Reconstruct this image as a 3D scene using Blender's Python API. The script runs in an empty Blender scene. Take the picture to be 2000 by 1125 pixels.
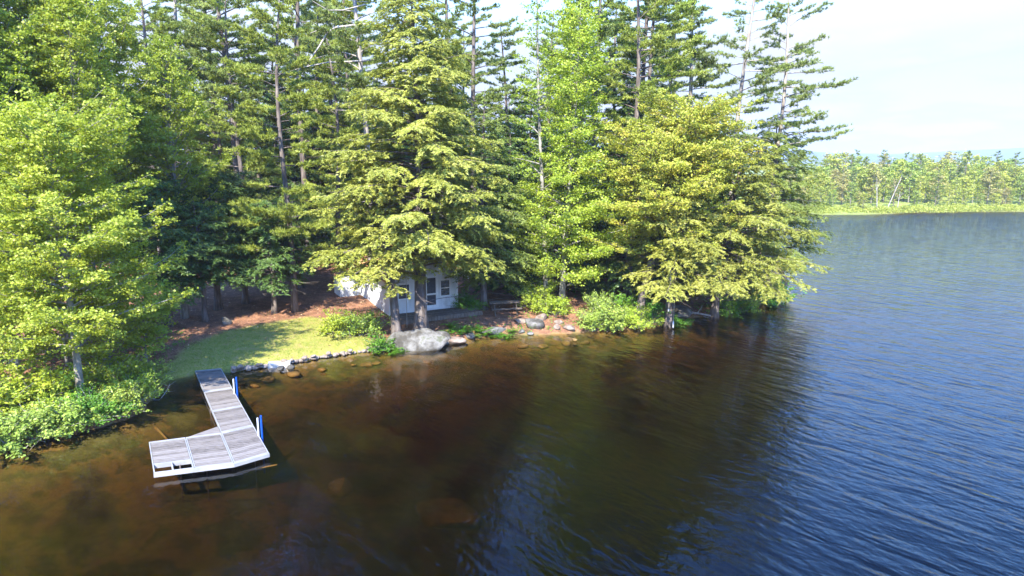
import bpy, bmesh, math, random
import numpy as np
from mathutils import Vector, Matrix

S = bpy.context.scene
C = S.collection
R = math.radians
# ------------------------------------------------------------------ camera
FPX = 1333.33; CAMZ = 9.2; PITCH = math.atan(237/FPX)
cam = bpy.data.cameras.new('camera'); cam.sensor_width = 36; cam.lens = 24
cam.clip_start = .1; cam.clip_end = 12000
camo = bpy.data.objects.new('camera', cam); C.objects.link(camo)
camo.location = (0, 0, CAMZ); camo.rotation_euler = (math.pi/2-PITCH, 0, 0)
S.camera = camo
# ------------------------------------------------------------------ light
SUN_EL = R(44); SUN_AZ = R(193)          # clockwise from +Y
w = bpy.data.worlds.new('World'); S.world = w; w.use_nodes = True
nt = w.node_tree; bg = nt.nodes['Background']
sky = nt.nodes.new('ShaderNodeTexSky'); sky.sky_type = 'NISHITA'; sky.sun_disc = False
sky.sun_elevation = SUN_EL; sky.sun_rotation = SUN_AZ; sky.air_density = 1.3; sky.dust_density = .1; sky.ozone_density = 6.0
tc = nt.nodes.new('ShaderNodeTexCoord')
sep = nt.nodes.new('ShaderNodeSeparateXYZ'); nt.links.new(tc.outputs['Generated'], sep.inputs[0])
# flat-layer cloud coordinates: direction / (z + small)
ad = nt.nodes.new('ShaderNodeMath'); ad.operation = 'ADD'; ad.inputs[1].default_value = .10
nt.links.new(sep.outputs[2], ad.inputs[0])
dv = nt.nodes.new('ShaderNodeVectorMath'); dv.operation = 'DIVIDE'
cb = nt.nodes.new('ShaderNodeCombineXYZ')
for i in range(3): nt.links.new(ad.outputs[0], cb.inputs[i])
nt.links.new(tc.outputs['Generated'], dv.inputs[0]); nt.links.new(cb.outputs[0], dv.inputs[1])
nz = nt.nodes.new('ShaderNodeTexNoise'); nz.inputs['Scale'].default_value = .9; nz.inputs['Detail'].default_value = 7; nz.inputs['Roughness'].default_value = .55
nt.links.new(dv.outputs[0], nz.inputs['Vector'])
rp = nt.nodes.new('ShaderNodeValToRGB'); rp.color_ramp.elements[0].position = .46; rp.color_ramp.elements[1].position = .68
nt.links.new(nz.outputs['Fac'], rp.inputs[0])
# thin high cloud thickens towards the horizon
hz = nt.nodes.new('ShaderNodeMapRange'); hz.interpolation_type = 'SMOOTHSTEP'; hz.inputs['From Min'].default_value = .13; hz.inputs['From Max'].default_value = .34
hz.inputs['To Min'].default_value = .96; hz.inputs['To Max'].default_value = 0
nt.links.new(sep.outputs[2], hz.inputs['Value'])
mx = nt.nodes.new('ShaderNodeMath'); mx.operation = 'MULTIPLY_ADD'; mx.inputs[1].default_value = .14
nt.links.new(rp.outputs[0], mx.inputs[0]); nt.links.new(hz.outputs[0], mx.inputs[2]); mx.use_clamp = True
cm = nt.nodes.new('ShaderNodeMixRGB'); cc = nt.nodes.new('ShaderNodeMixRGB'); cc.inputs[1].default_value = (1.30, 1.40, 1.60, 1); cc.inputs[2].default_value = (1.66, 1.67, 1.70, 1); nt.links.new(rp.outputs[0], cc.inputs[0]); nt.links.new(cc.outputs[0], cm.inputs[2])
nt.links.new(mx.outputs[0], cm.inputs[0]); hsv = nt.nodes.new('ShaderNodeHueSaturation'); hsv.inputs['Saturation'].default_value = 1.22; hsv.inputs['Hue'].default_value = .513; hsv.inputs['Value'].default_value = 1.65; nt.links.new(sky.outputs[0], hsv.inputs['Color']); nt.links.new(hsv.outputs[0], cm.inputs[1])
nt.links.new(cm.outputs[0], bg.inputs[0]); bg.inputs[1].default_value = .15
sl = bpy.data.lights.new('sun', 'SUN'); sl.energy = 4.6; sl.angle = R(.53); sl.color = (1, .93, .80)
so = bpy.data.objects.new('sun', sl); C.objects.link(so)
sd_ = Vector((math.sin(SUN_AZ)*math.cos(SUN_EL), math.cos(SUN_AZ)*math.cos(SUN_EL), math.sin(SUN_EL)))
so.rotation_euler = sd_.to_track_quat('Z', 'Y').to_euler(); so.location = sd_*50
S.view_settings.view_transform = 'Standard'; S.view_settings.look = 'None'
S.view_settings.exposure = 2.0; S.view_settings.gamma = 1
S.render.engine = 'CYCLES'
S.cycles.max_bounces = 6; S.cycles.transparent_max_bounces = 8; S.cycles.diffuse_bounces = 2; S.cycles.glossy_bounces = 3
S.cycles.transmission_bounces = 6; S.cycles.volume_bounces = 0
S.cycles.caustics_reflective = False; S.cycles.caustics_refractive = False

# ------------------------------------------------------------------ helpers
rng = np.random.default_rng(7)
def P(px, py, z=0.):
    d = np.array([(px-1000)/FPX, 0, 0]) + (562.5-py)/FPX*np.array([0, math.sin(PITCH), math.cos(PITCH)]) + np.array([0, math.cos(PITCH), -math.sin(PITCH)])
    t = (z-CAMZ)/d[2]
    return np.array([0, 0, CAMZ])+t*d
def X(px, y, z=1.0):
    return (px-1000)/FPX*(y*math.cos(PITCH)+(CAMZ-z)*math.sin(PITCH))
def tag(o, label=None, cat=None, group=None, kind=None):
    if label: o['label'] = label
    if cat: o['category'] = cat
    if group: o['group'] = group
    if kind: o['kind'] = kind
    return o
def thing(name, label, cat, loc=(0, 0, 0), rz=0, group=None):
    o = bpy.data.objects.new(name, None); C.objects.link(o)
    o.location = loc; o.rotation_euler = (0, 0, rz); o.empty_display_size = .2
    return tag(o, label, cat, group)
def copy_tree(o, parent=None):
    c = o.copy(); C.objects.link(c); c.parent = parent
    for ch in list(o.children): copy_tree(ch, c)
    return c

class MB:
    """numpy mesh builder"""
    def __init__(s): s.v = []; s.f4 = []; s.f3 = []; s.n = 0
    def add(s, v, f4=None, f3=None):
        v = np.asarray(v, np.float32).reshape(-1, 3)
        if f4 is not None and len(f4): s.f4.append(np.asarray(f4, np.int32)+s.n)
        if f3 is not None and len(f3): s.f3.append(np.asarray(f3, np.int32)+s.n)
        s.v.append(v); s.n += len(v)
    def tube(s, pts, rad, sides=6, cap=True):
        pts = np.asarray(pts, float); n = len(pts); rad = np.broadcast_to(np.asarray(rad, float), (n,))
        t = np.gradient(pts, axis=0); t /= np.linalg.norm(t, axis=1)[:, None]+1e-9
        ref = np.array([0, 0, 1.]) if abs(t[0][2]) < .8 else np.array([1., 0, 0])
        u = np.cross(t, ref); u /= np.linalg.norm(u, axis=1)[:, None]+1e-9
        w_ = np.cross(t, u)
        a = np.arange(sides)*2*math.pi/sides
        ring = pts[:, None]+rad[:, None, None]*(np.cos(a)[None, :, None]*u[:, None]+np.sin(a)[None, :, None]*w_[:, None])
        i, j = np.meshgrid(np.arange(n-1), np.arange(sides), indexing='ij'); i = i.ravel(); j = j.ravel(); k = (j+1) % sides
        f = np.stack([i*sides+j, i*sides+k, (i+1)*sides+k, (i+1)*sides+j], 1)
        vv = ring.reshape(-1, 3); f3 = []
        if cap:
            vv = np.vstack([vv, pts[0], pts[-1]]); c0 = n*sides; c1 = c0+1
            for q in range(sides):
                f3.append((c0, (q+1) % sides, q)); f3.append((c1, (n-1)*sides+q, (n-1)*sides+(q+1) % sides))
        s.add(vv, f, f3)
    def box(s, lo, hi, M=None):
        (x0, y0, z0), (x1, y1, z1) = lo, hi
        v = np.array([(x0, y0, z0), (x1, y0, z0), (x1, y1, z0), (x0, y1, z0), (x0, y0, z1), (x1, y0, z1), (x1, y1, z1), (x0, y1, z1)], float)
        if M is not None: v = v@np.array(M)[:3, :3].T+np.array(M)[:3, 3]
        s.add(v, [(0, 3, 2, 1), (4, 5, 6, 7), (0, 1, 5, 4), (1, 2, 6, 5), (2, 3, 7, 6), (3, 0, 4, 7)])
    def prism(s, quad, z0, z1):
        """convex polygon quad (n,2) ccw, extruded"""
        q = np.array(quad, float); n = len(q)
        v = np.vstack([np.c_[q, np.broadcast_to(z0, n)], np.c_[q, np.broadcast_to(z1, n)]])
        f4 = [(i, (i+1) % n, n+(i+1) % n, n+i) for i in range(n)]
        f3 = []
        for i in range(1, n-1): f3.append((0, i+1, i)); f3.append((n, n+i, n+i+1))
        s.add(v, f4, f3)
    def mesh(s, name, smooth=False):
        me = bpy.data.meshes.new(name)
        v = np.concatenate(s.v); f4 = np.concatenate(s.f4) if s.f4 else np.zeros((0, 4), np.int32)
        f3 = np.concatenate(s.f3) if s.f3 else np.zeros((0, 3), np.int32)
        me.vertices.add(len(v)); me.vertices.foreach_set('co', v.astype(np.float32).ravel())
        nl = f4.size+f3.size; me.loops.add(nl)
        me.loops.foreach_set('vertex_index', np.concatenate([f4.ravel(), f3.ravel()]))
        npoly = len(f4)+len(f3); me.polygons.add(npoly)
        st = np.concatenate([np.arange(len(f4))*4, len(f4)*4+np.arange(len(f3))*3]).astype(np.int32)
        me.polygons.foreach_set('loop_start', st)
        me.polygons.foreach_set('use_smooth', np.full(npoly, smooth, bool))
        me.update(calc_edges=True)
        return me
    def build(s, name, mat, parent=None, smooth=False, label=None):
        me = s.mesh(name, smooth); me.materials.append(mat)
        o = bpy.data.objects.new(name, me); C.objects.link(o)
        if parent is not None: o.parent = parent
        if label: o['label'] = label
        return o

# ------------------------------------------------------------------ materials
def newmat(name):
    m = bpy.data.materials.new(name); m.use_nodes = True
    n = m.node_tree; n.nodes.clear()
    out = n.nodes.new('ShaderNodeOutputMaterial')
    return m, n, out
def ramp(n, stops, fac=None, interp='LINEAR'):
    r = n.nodes.new('ShaderNodeValToRGB'); cr = r.color_ramp; cr.interpolation = interp
    while len(cr.elements) < len(stops): cr.elements.new(.5)
    for e, (p, c) in zip(cr.elements, stops): e.position = p; e.color = (*c, 1)
    if fac is not None: n.links.new(fac, r.inputs[0])
    return r
def noise(n, scale, detail=4, rough=.5, vec=None, stretch=None, coord='Object'):
    t = n.nodes.new('ShaderNodeTexNoise'); t.inputs['Scale'].default_value = scale
    t.inputs['Detail'].default_value = detail; t.inputs['Roughness'].default_value = rough
    if vec is None:
        c = n.nodes.new('ShaderNodeTexCoord'); vec = c.outputs[coord]
    if stretch:
        mp = n.nodes.new('ShaderNodeMapping'); mp.inputs['Scale'].default_value = stretch
        n.links.new(vec, mp.inputs[0]); vec = mp.outputs[0]
    n.links.new(vec, t.inputs['Vector'])
    return t
def leaf_mat(name, stops, trans=.4, clump=.5, hueshift=None, gloss=.02):
    m, n, out = newmat(name)
    g = n.nodes.new('ShaderNodeNewGeometry')
    oi = n.nodes.new('ShaderNodeObjectInfo')
    ns = noise(n, .9, 2)
    a = n.nodes.new('ShaderNodeMath'); a.operation = 'MULTIPLY_ADD'; a.inputs[1].default_value = 1-clump
    n.links.new(g.outputs['Random Per Island'], a.inputs[0])
    b = n.nodes.new('ShaderNodeMath'); b.operation = 'MULTIPLY_ADD'; b.inputs[1].default_value = clump*2.2; b.inputs[2].default_value = -clump*.6
    n.links.new(ns.outputs['Fac'], b.inputs[0]); n.links.new(b.outputs[0], a.inputs[2]); a.use_clamp = True
    r = ramp(n, stops, a.outputs[0])
    hs = n.nodes.new('ShaderNodeHueSaturation')
    mr = n.nodes.new('ShaderNodeMapRange'); mr.inputs['To Min'].default_value = .93; mr.inputs['To Max'].default_value = 1.12
    n.links.new(oi.outputs['Random'], mr.inputs['Value']); n.links.new(mr.outputs[0], hs.inputs['Value'])
    mr2 = n.nodes.new('ShaderNodeMapRange'); mr2.inputs['To Min'].default_value = .49; mr2.inputs['To Max'].default_value = .51
    mu = n.nodes.new('ShaderNodeMath'); mu.operation = 'FRACT'; mm = n.nodes.new('ShaderNodeMath'); mm.operation = 'MULTIPLY'; mm.inputs[1].default_value = 13.7
    n.links.new(oi.outputs['Random'], mm.inputs[0]); n.links.new(mm.outputs[0], mu.inputs[0]); n.links.new(mu.outputs[0], mr2.inputs['Value'])
    n.links.new(mr2.outputs[0], hs.inputs['Hue'])
    n.links.new(r.outputs[0], hs.inputs['Color'])
    d = n.nodes.new('ShaderNodeBsdfDiffuse'); t = n.nodes.new('ShaderNodeBsdfTranslucent'); gl = n.nodes.new('ShaderNodeBsdfGlossy')
    gl.inputs['Roughness'].default_value = .45; gl.inputs['Color'].default_value = (1, 1, 1, 1)
    n.links.new(hs.outputs[0], d.inputs[0])
    tm = n.nodes.new('ShaderNodeMixRGB'); tm.blend_type = 'MULTIPLY'; tm.inputs[0].default_value = 1; tm.inputs[2].default_value = (1.25, 1.2, .7, 1)
    n.links.new(hs.outputs[0], tm.inputs[1]); n.links.new(tm.outputs[0], t.inputs[0])
    m1 = n.nodes.new('ShaderNodeMixShader'); m1.inputs[0].default_value = trans
    n.links.new(d.outputs[0], m1.inputs[1]); n.links.new(t.outputs[0], m1.inputs[2])
    m2 = n.nodes.new('ShaderNodeMixShader'); m2.inputs[0].default_value = gloss
    n.links.new(m1.outputs[0], m2.inputs[1]); n.links.new(gl.outputs[0], m2.inputs[2])
    n.links.new(m2.outputs[0], out.inputs[0])
    return m
def surf_mat(name, stops, scale=4, detail=6, rough=.85, bump=.3, stretch=None, bscale=None, metal=0, bdist=.02, spec=.3, nrough=.6, island=0):
    m, n, out = newmat(name)
    b = n.nodes.new('ShaderNodeBsdfPrincipled'); b.inputs['Roughness'].default_value = rough; b.inputs['Metallic'].default_value = metal
    b.inputs['Specular IOR Level'].default_value = spec
    ns = noise(n, scale, detail, nrough, stretch=stretch); fac = ns.outputs['Fac']
    if island:
        g = n.nodes.new('ShaderNodeNewGeometry'); a = n.nodes.new('ShaderNodeMath'); a.operation = 'MULTIPLY_ADD'; a.inputs[1].default_value = island
        s2 = n.nodes.new('ShaderNodeMath'); s2.operation = 'SUBTRACT'; s2.inputs[1].default_value = island/2
        n.links.new(fac, s2.inputs[0]); n.links.new(g.outputs['Random Per Island'], a.inputs[0]); n.links.new(s2.outputs[0], a.inputs[2]); fac = a.outputs[0]
    r = ramp(n, stops, fac); n.links.new(r.outputs[0], b.inputs['Base Color'])
    if bump:
        bn = noise(n, bscale or scale*3, 5, .6, stretch=stretch)
        bp = n.nodes.new('ShaderNodeBump'); bp.inputs['Strength'].default_value = bump; bp.inputs['Distance'].default_value = bdist
        n.links.new(bn.outputs['Fac'], bp.inputs['Height']); n.links.new(bp.outputs[0], b.inputs['Normal'])
    n.links.new(b.outputs[0], out.inputs[0])
    return m
M = {}
M['maple'] = leaf_mat('maple_leaf', [(0, (.16, .22, .02)), (.5, (.29, .36, .035)), (1, (.46, .49, .08))], .5)
M['maple2'] = leaf_mat('bright_maple_leaf', [(0, (.15, .23, .02)), (.5, (.30, .38, .035)), (1, (.46, .51, .07))], .5)
M['olive'] = leaf_mat('olive_orange_leaf', [(0, (.19, .23, .025)), (.4, (.33, .37, .04)), (.7, (.43, .42, .06)), (1, (.54, .36, .09))], .38)
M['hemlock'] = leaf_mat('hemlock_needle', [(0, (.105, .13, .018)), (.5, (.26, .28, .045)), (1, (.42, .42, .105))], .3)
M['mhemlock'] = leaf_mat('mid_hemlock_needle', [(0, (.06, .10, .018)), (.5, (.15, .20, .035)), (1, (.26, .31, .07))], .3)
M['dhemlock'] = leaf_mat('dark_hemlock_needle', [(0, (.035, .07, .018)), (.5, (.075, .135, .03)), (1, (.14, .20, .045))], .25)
M['pine'] = leaf_mat('pine_needle', [(0, (.08, .13, .03)), (.5, (.175, .235, .055)), (1, (.29, .34, .09))], .25)
M['ypine'] = leaf_mat('young_pine_needle', [(0, (.13, .19, .03)), (.5, (.25, .32, .05)), (1, (.39, .44, .09))], .3)
M['shrub'] = leaf_mat('shrub_leaf', [(0, (.17, .26, .025)), (.5, (.33, .43, .04)), (1, (.50, .56, .09))], .42)
M['pshrub'] = leaf_mat('pale_shrub_leaf', [(0, (.14, .23, .03)), (.5, (.26, .35, .055)), (1, (.40, .46, .11))], .35)
M['fern'] = leaf_mat('fern_leaf', [(0, (.06, .15, .015)), (.5, (.11, .26, .025)), (1, (.2, .36, .04))], .4)
M['far'] = leaf_mat('far_leaf', [(0, (.17, .22, .035)), (.5, (.31, .35, .055)), (1, (.46, .46, .10))], .3)
M['fargreen'] = leaf_mat('far_green_leaf', [(0, (.12, .18, .025)), (.5, (.22, .29, .045)), (1, (.33, .38, .08))], .3)
M['farorange'] = leaf_mat('far_orange_leaf', [(0, (.2, .2, .06)), (.5, (.3, .28, .09)), (1, (.42, .36, .13))], .3)
M['bark'] = surf_mat('bark', [(.3, (.045, .035, .03)), (.5, (.11, .09, .08)), (.72, (.22, .19, .17))], 6, bump=.9, stretch=(1, 1, .18), bdist=.04)
M['pbark'] = surf_mat('pale_bark', [(.3, (.12, .10, .085)), (.5, (.26, .23, .20)), (.72, (.42, .39, .36))], 5, bump=.7, stretch=(1, 1, .25), bdist=.03)
M['gbark'] = surf_mat('maple_bark', [(.3, (.09, .085, .07)), (.5, (.20, .19, .165)), (.72, (.36, .35, .31))], 5, bump=.6, stretch=(1, 1, .3), bdist=.03)
M['birch'] = surf_mat('birch_bark', [(.3, (.15, .13, .11)), (.5, (.28, .26, .235)), (.7, (.36, .34, .31))], 3, bump=.2)
M['dead'] = surf_mat('dead_wood', [(.3, (.2, .17, .15)), (.7, (.45, .42, .38))], 8, bump=.4)
M['rock'] = surf_mat('granite', [(.25, (.03, .026, .02)), (.42, (.06, .056, .048)), (.5, (.11, .107, .10)), (.58, (.165, .162, .155)), (.66, (.08, .088, .055)), (.75, (.2, .197, .19))], 1.3, 10, rough=.9, bump=.7, bscale=5, bdist=.06, nrough=.6)
M['rrock'] = surf_mat('reddish_stone', [(.3, (.075, .05, .035)), (.5, (.16, .12, .095)), (.7, (.25, .215, .185))], 3, 8, rough=.9, bump=.8, bscale=8, bdist=.03, island=.3)
M['orock'] = surf_mat('stained_stone', [(.3, (.08, .06, .025)), (.5, (.22, .14, .05)), (.7, (.34, .21, .08))], 1.6, 8)
M['concrete'] = surf_mat('concrete', [(.3, (.35, .33, .3)), (.7, (.55, .53, .5))], 5, bump=.3)
M['alu'] = surf_mat('white_frame', [(.3, (.20, .205, .215)), (.5, (.25, .255, .265)), (.7, (.30, .305, .315))], 3, rough=.45, bump=.05, spec=.5)
M['plank'] = surf_mat('weathered_plank', [(.2, (.045, .038, .033)), (.42, (.135, .12, .11)), (.8, (.21, .193, .18))], 4, rough=.85, bump=.6, stretch=(1, 6, 1), island=.35, bdist=.01)
M['deckwood'] = surf_mat('old_deck_wood', [(.2, (.05, .038, .027)), (.5, (.12, .092, .07)), (.8, (.20, .165, .135))], 3, rough=.9, bump=.5, stretch=(4, 1, 1), island=.3, bdist=.01)
M['blue'] = surf_mat('blue_vinyl', [(.3, (.004, .05, .28)), (.7, (.008, .075, .36))], 4, rough=.35, bump=0, spec=.5)
M['white'] = surf_mat('white_plastic', [(.3, (.42, .44, .48)), (.7, (.5, .52, .56))], 4, rough=.35, bump=0, spec=.5)
M['trim'] = surf_mat('white_trim', [(.3, (.68, .7, .72)), (.7, (.82, .83, .84))], 4, rough=.6, bump=.1)
M['rope'] = surf_mat('rope', [(.3, (.3, .26, .2)), (.7, (.5, .45, .38))], 30, bump=.2)
M['glass'] = surf_mat('window_glass', [(.3, (.012, .015, .018)), (.7, (.03, .035, .04))], 2, rough=.08, bump=0, spec=.8)
M['screen'] = surf_mat('door_screen', [(.3, (.03, .035, .05)), (.7, (.06, .07, .09))], 8, rough=.6, bump=0)
M['tan'] = surf_mat('sunk_wood', [(.3, (.22, .13, .04)), (.7, (.34, .22, .07))], 8, bump=.2)
# cottage siding: vertical boards
def siding():
    m, n, out = newmat('painted_siding'); b = n.nodes.new('ShaderNodeBsdfPrincipled'); b.inputs['Roughness'].default_value = .6
    ns = noise(n, 3, 6, .6, stretch=(1, 1, .3)); r = ramp(n, [(.25, (.40, .42, .43)), (.45, (.62, .64, .66)), (.7, (.70, .72, .73))], ns.outputs['Fac'])
    n.links.new(r.outputs[0], b.inputs['Base Color'])
    c = n.nodes.new('ShaderNodeTexCoord'); sp = n.nodes.new('ShaderNodeSeparateXYZ'); n.links.new(c.outputs['Object'], sp.inputs[0])
    su = n.nodes.new('ShaderNodeMath'); su.operation = 'ADD'; n.links.new(sp.outputs[0], su.inputs[0]); n.links.new(sp.outputs[1], su.inputs[1])
    mu = n.nodes.new('ShaderNodeMath'); mu.operation = 'MULTIPLY'; mu.inputs[1].default_value = 1/.2; n.links.new(su.outputs[0], mu.inputs[0])
    fr = n.nodes.new('ShaderNodeMath'); fr.operation = 'FRACT'; n.links.new(mu.outputs[0], fr.inputs[0])
    gt = n.nodes.new('ShaderNodeMath'); gt.operation = 'GREATER_THAN'; gt.inputs[1].default_value = .12; n.links.new(fr.outputs[0], gt.inputs[0])
    bp = n.nodes.new('ShaderNodeBump'); bp.inputs['Distance'].default_value = .04; n.links.new(gt.outputs[0], bp.inputs['Height']); n.links.new(bp.outputs[0], b.inputs['Normal'])
    n.links.new(b.outputs[0], out.inputs[0]); return m
M['siding'] = siding()
M['roof'] = surf_mat('metal_roof', [(.3, (.3, .32, .34)), (.7, (.5, .52, .55))], 3, rough=.4, metal=.5, bump=.2)
M['needle_roof'] = surf_mat('roof_with_pine_needles', [(.3, (.20, .10, .05)), (.48, (.42, .2, .09)), (.7, (.55, .3, .15))], 2.4, 8, rough=.95, bump=.6)

# ------------------------------------------------------------------ terrain
shore_px = [(0, 872), (80, 860), (150, 847), (200, 835), (245, 820), (280, 800), (300, 778), (312, 758), (335, 742), (380, 733), (450, 728), (540, 715), (640, 697), (700, 690), (750, 683), (800, 681), (860, 672), (900, 665), (960, 656), (1040, 655), (1130, 650), (1200, 645), (1250, 642), (1290, 634), (1350, 622), (1400, 614), (1470, 598), (1530, 577), (1540, 550), (1515, 500), (1480, 460), (1480, 435), (1530, 423), (1580, 419), (1700, 418), (1850, 416), (2000, 413), (2250, 410)]
shore = [P(*q)[:2] for q in shore_px]
shore = [np.array((-300., -60.)), np.array((-60., 5.)), np.array((-26., 17.5))]+shore
shore += [np.array((260., 160.)), np.array((700., 100.)), np.array((5000., 100.)), np.array((5000., 6000.)), np.array((-5000., 6000.)), np.array((-5000., -60.))]
SH = np.array(shore)
def sdist(x, y):
    x = np.asarray(x, float); y = np.asarray(y, float); d = np.full(x.shape, 1e9); ins = np.zeros(x.shape, bool)
    n = len(SH)
    for i in range(n):
        a = SH[i]; b = SH[(i+1) % n]; ab = b-a; L = ab@ab
        t = np.clip(((x-a[0])*ab[0]+(y-a[1])*ab[1])/L, 0, 1)
        d = np.minimum(d, np.hypot(x-a[0]-t*ab[0], y-a[1]-t*ab[1]))
        c = ((a[1] > y) != (b[1] > y)); xx = (b[0]-a[0])*(y-a[1])/(b[1]-a[1]+1e-12)+a[0]
        ins ^= c & (x < xx)
    return np.where(ins, d, -d)
def wob(x, y):
    return (np.sin(x*1.3+y*.7)+np.sin(x*.6-y*1.1+2)+np.sin(x*2.9+1)*np.sin(y*2.6))/3
def gz(x, y):
    d = sdist(x, y)+.12*wob(x*2.2, y*2.1)
    dl = np.maximum(d, 0); dw = np.maximum(-d, 0)
    land = .28*(1-np.exp(-dl/.35))+1.9*(1-np.exp(-dl/16))+.05*wob(x, y)*np.minimum(dl, 1)
    bed = -(.22*(1-np.exp(-dw/.4))+.16*dw)+.10*wob(x*.5, y*.5)*np.minimum(dw, 1)*.8
    return np.where(d > 0, land, np.maximum(bed, -4.5))
def gz1(x, y): return float(gz(np.array([x]), np.array([y]))[0])
def grow(a, b, s0, f=1.25):
    out = [a]; s = s0
    while out[-1] < b: s *= f; out.append(out[-1]+s)
    return out
xs = np.array([-v for v in grow(24, 4500, .4)][::-1][:-1] + list(np.arange(-24, 26, .25)) + grow(26, 4500, .4)[0:])
ys = np.array([-v for v in grow(-12, 300, .5)][::-1][:-1] + list(np.arange(12, 56, .25)) + grow(56, 5500, .4, 1.13))
gx, gy = np.meshgrid(xs, ys); Z = gz(gx, gy)
b = MB(); ny, nx = gx.shape
i, j = np.meshgrid(np.arange(ny-1), np.arange(nx-1), indexing='ij'); i = i.ravel(); j = j.ravel()
b.add(np.stack([gx, gy, Z], -1), np.stack([i*nx+j, i*nx+j+1, (i+1)*nx+j+1, (i+1)*nx+j], 1))
lawn = np.array([P(*q, .8)[:2] for q in [(288, 748), (300, 712), (370, 668), (440, 646), (520, 633), (600, 620), (650, 622), (700, 640), (760, 655), (765, 672), (640, 690), (540, 707), (450, 724), (375, 738), (310, 762)]])
def polymask(poly, x, y, soft):
    d = np.full(x.shape, 1e9); ins = np.zeros(x.shape, bool); n = len(poly)
    for i in range(n):
        a = poly[i]; c_ = poly[(i+1) % n]; ab = c_-a
        t = np.clip(((x-a[0])*ab[0]+(y-a[1])*ab[1])/(ab@ab), 0, 1)
        d = np.minimum(d, np.hypot(x-a[0]-t*ab[0], y-a[1]-t*ab[1]))
        k = ((a[1] > y) != (c_[1] > y)); ins ^= k & (x < (c_[0]-a[0])*(y-a[1])/(c_[1]-a[1]+1e-12)+a[0])
    return np.clip(.5+np.where(ins, d, -d)/soft, 0, 1)
lm = polymask(lawn, gx, gy, 1.6)
farm = np.clip((gy-95)/20, 0, 1)
def ground_mat():
    m, n, out = newmat('ground'); bs = n.nodes.new('ShaderNodeBsdfPrincipled'); bs.inputs['Roughness'].default_value = .95; bs.inputs['Specular IOR Level'].default_value = .15
    at = n.nodes.new('ShaderNodeAttribute'); at.attribute_name = 'zone'; sp = n.nodes.new('ShaderNodeSeparateXYZ'); n.links.new(at.outputs['Vector'], sp.inputs[0])
    n1 = noise(n, 2.2, 8, .65); n2 = noise(n, 14, 4, .6)
    mixn = n.nodes.new('ShaderNodeMath'); mixn.operation = 'MULTIPLY_ADD'; mixn.inputs[1].default_value = .5
    hf = n.nodes.new('ShaderNodeMath'); hf.operation = 'MULTIPLY'; hf.inputs[1].default_value = .5; n.links.new(n2.outputs['Fac'], hf.inputs[0])
    n.links.new(n1.outputs['Fac'], mixn.inputs[0]); n.links.new(hf.outputs[0], mixn.inputs[2])
    needle = ramp(n, [(.3, (.06, .032, .02)), (.48, (.17, .085, .05)), (.6, (.30, .155, .09)), (.75, (.38, .24, .15))], mixn.outputs[0])
    grass = ramp(n, [(.34, (.09, .11, .022)), (.46, (.19, .205, .04)), (.54, (.26, .24, .065)), (.62, (.28, .19, .10))], mixn.outputs[0])
    mud = ramp(n, [(.3, (.05, .045, .018)), (.42, (.12, .11, .038)), (.5, (.22, .15, .05)), (.56, (.09, .09, .032)), (.64, (.17, .17, .06)), (.75, (.25, .19, .07))], noise(n, .42, 10, .66).outputs['Fac'])
    far = ramp(n, [(.3, (.13, .18, .04)), (.7, (.26, .3, .08))], mixn.outputs[0])
    # grass factor with ragged edge
    ge = n.nodes.new('ShaderNodeMath'); ge.operation = 'ADD'; n.links.new(sp.outputs[0], ge.inputs[0]); n.links.new(mixn.outputs[0], ge.inputs[1])
    gm = n.nodes.new('ShaderNodeMapRange'); gm.inputs['From Min'].default_value = .88; gm.inputs['From Max'].default_value = 1.12; n.links.new(ge.outputs[0], gm.inputs['Value'])
    a = n.nodes.new('ShaderNodeMixRGB'); n.links.new(gm.outputs[0], a.inputs[0]); n.links.new(needle.outputs[0], a.inputs[1]); n.links.new(grass.outputs[0], a.inputs[2])
    c = n.nodes.new('ShaderNodeMixRGB'); n.links.new(sp.outputs[1], c.inputs[0]); n.links.new(a.outputs[0], c.inputs[1]); n.links.new(far.outputs[0], c.inputs[2])
    e = n.nodes.new('ShaderNodeMixRGB'); n.links.new(sp.outputs[2], e.inputs[0]); n.links.new(c.outputs[0], e.inputs[1]); n.links.new(mud.outputs[0], e.inputs[2])
    n.links.new(e.outputs[0], bs.inputs['Base Color'])
    bp = n.nodes.new('ShaderNodeBump'); bp.inputs['Strength'].default_value = .7; bp.inputs['Distance'].default_value = .05
    n.links.new(n2.outputs['Fac'], bp.inputs['Height']); n.links.new(bp.outputs[0], bs.inputs['Normal'])
    n.links.new(bs.outputs[0], out.inputs[0]); return m
ground = b.build('ground', ground_mat(), smooth=True); tag(ground, kind='structure')
at = ground.data.attributes.new('zone', 'FLOAT_VECTOR', 'POINT')
under = np.clip(.5-(Z-.02)/.06, 0, 1)
at.data.foreach_set('vector', np.stack([lm, farm, under], -1).astype(np.float32).ravel())

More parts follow.
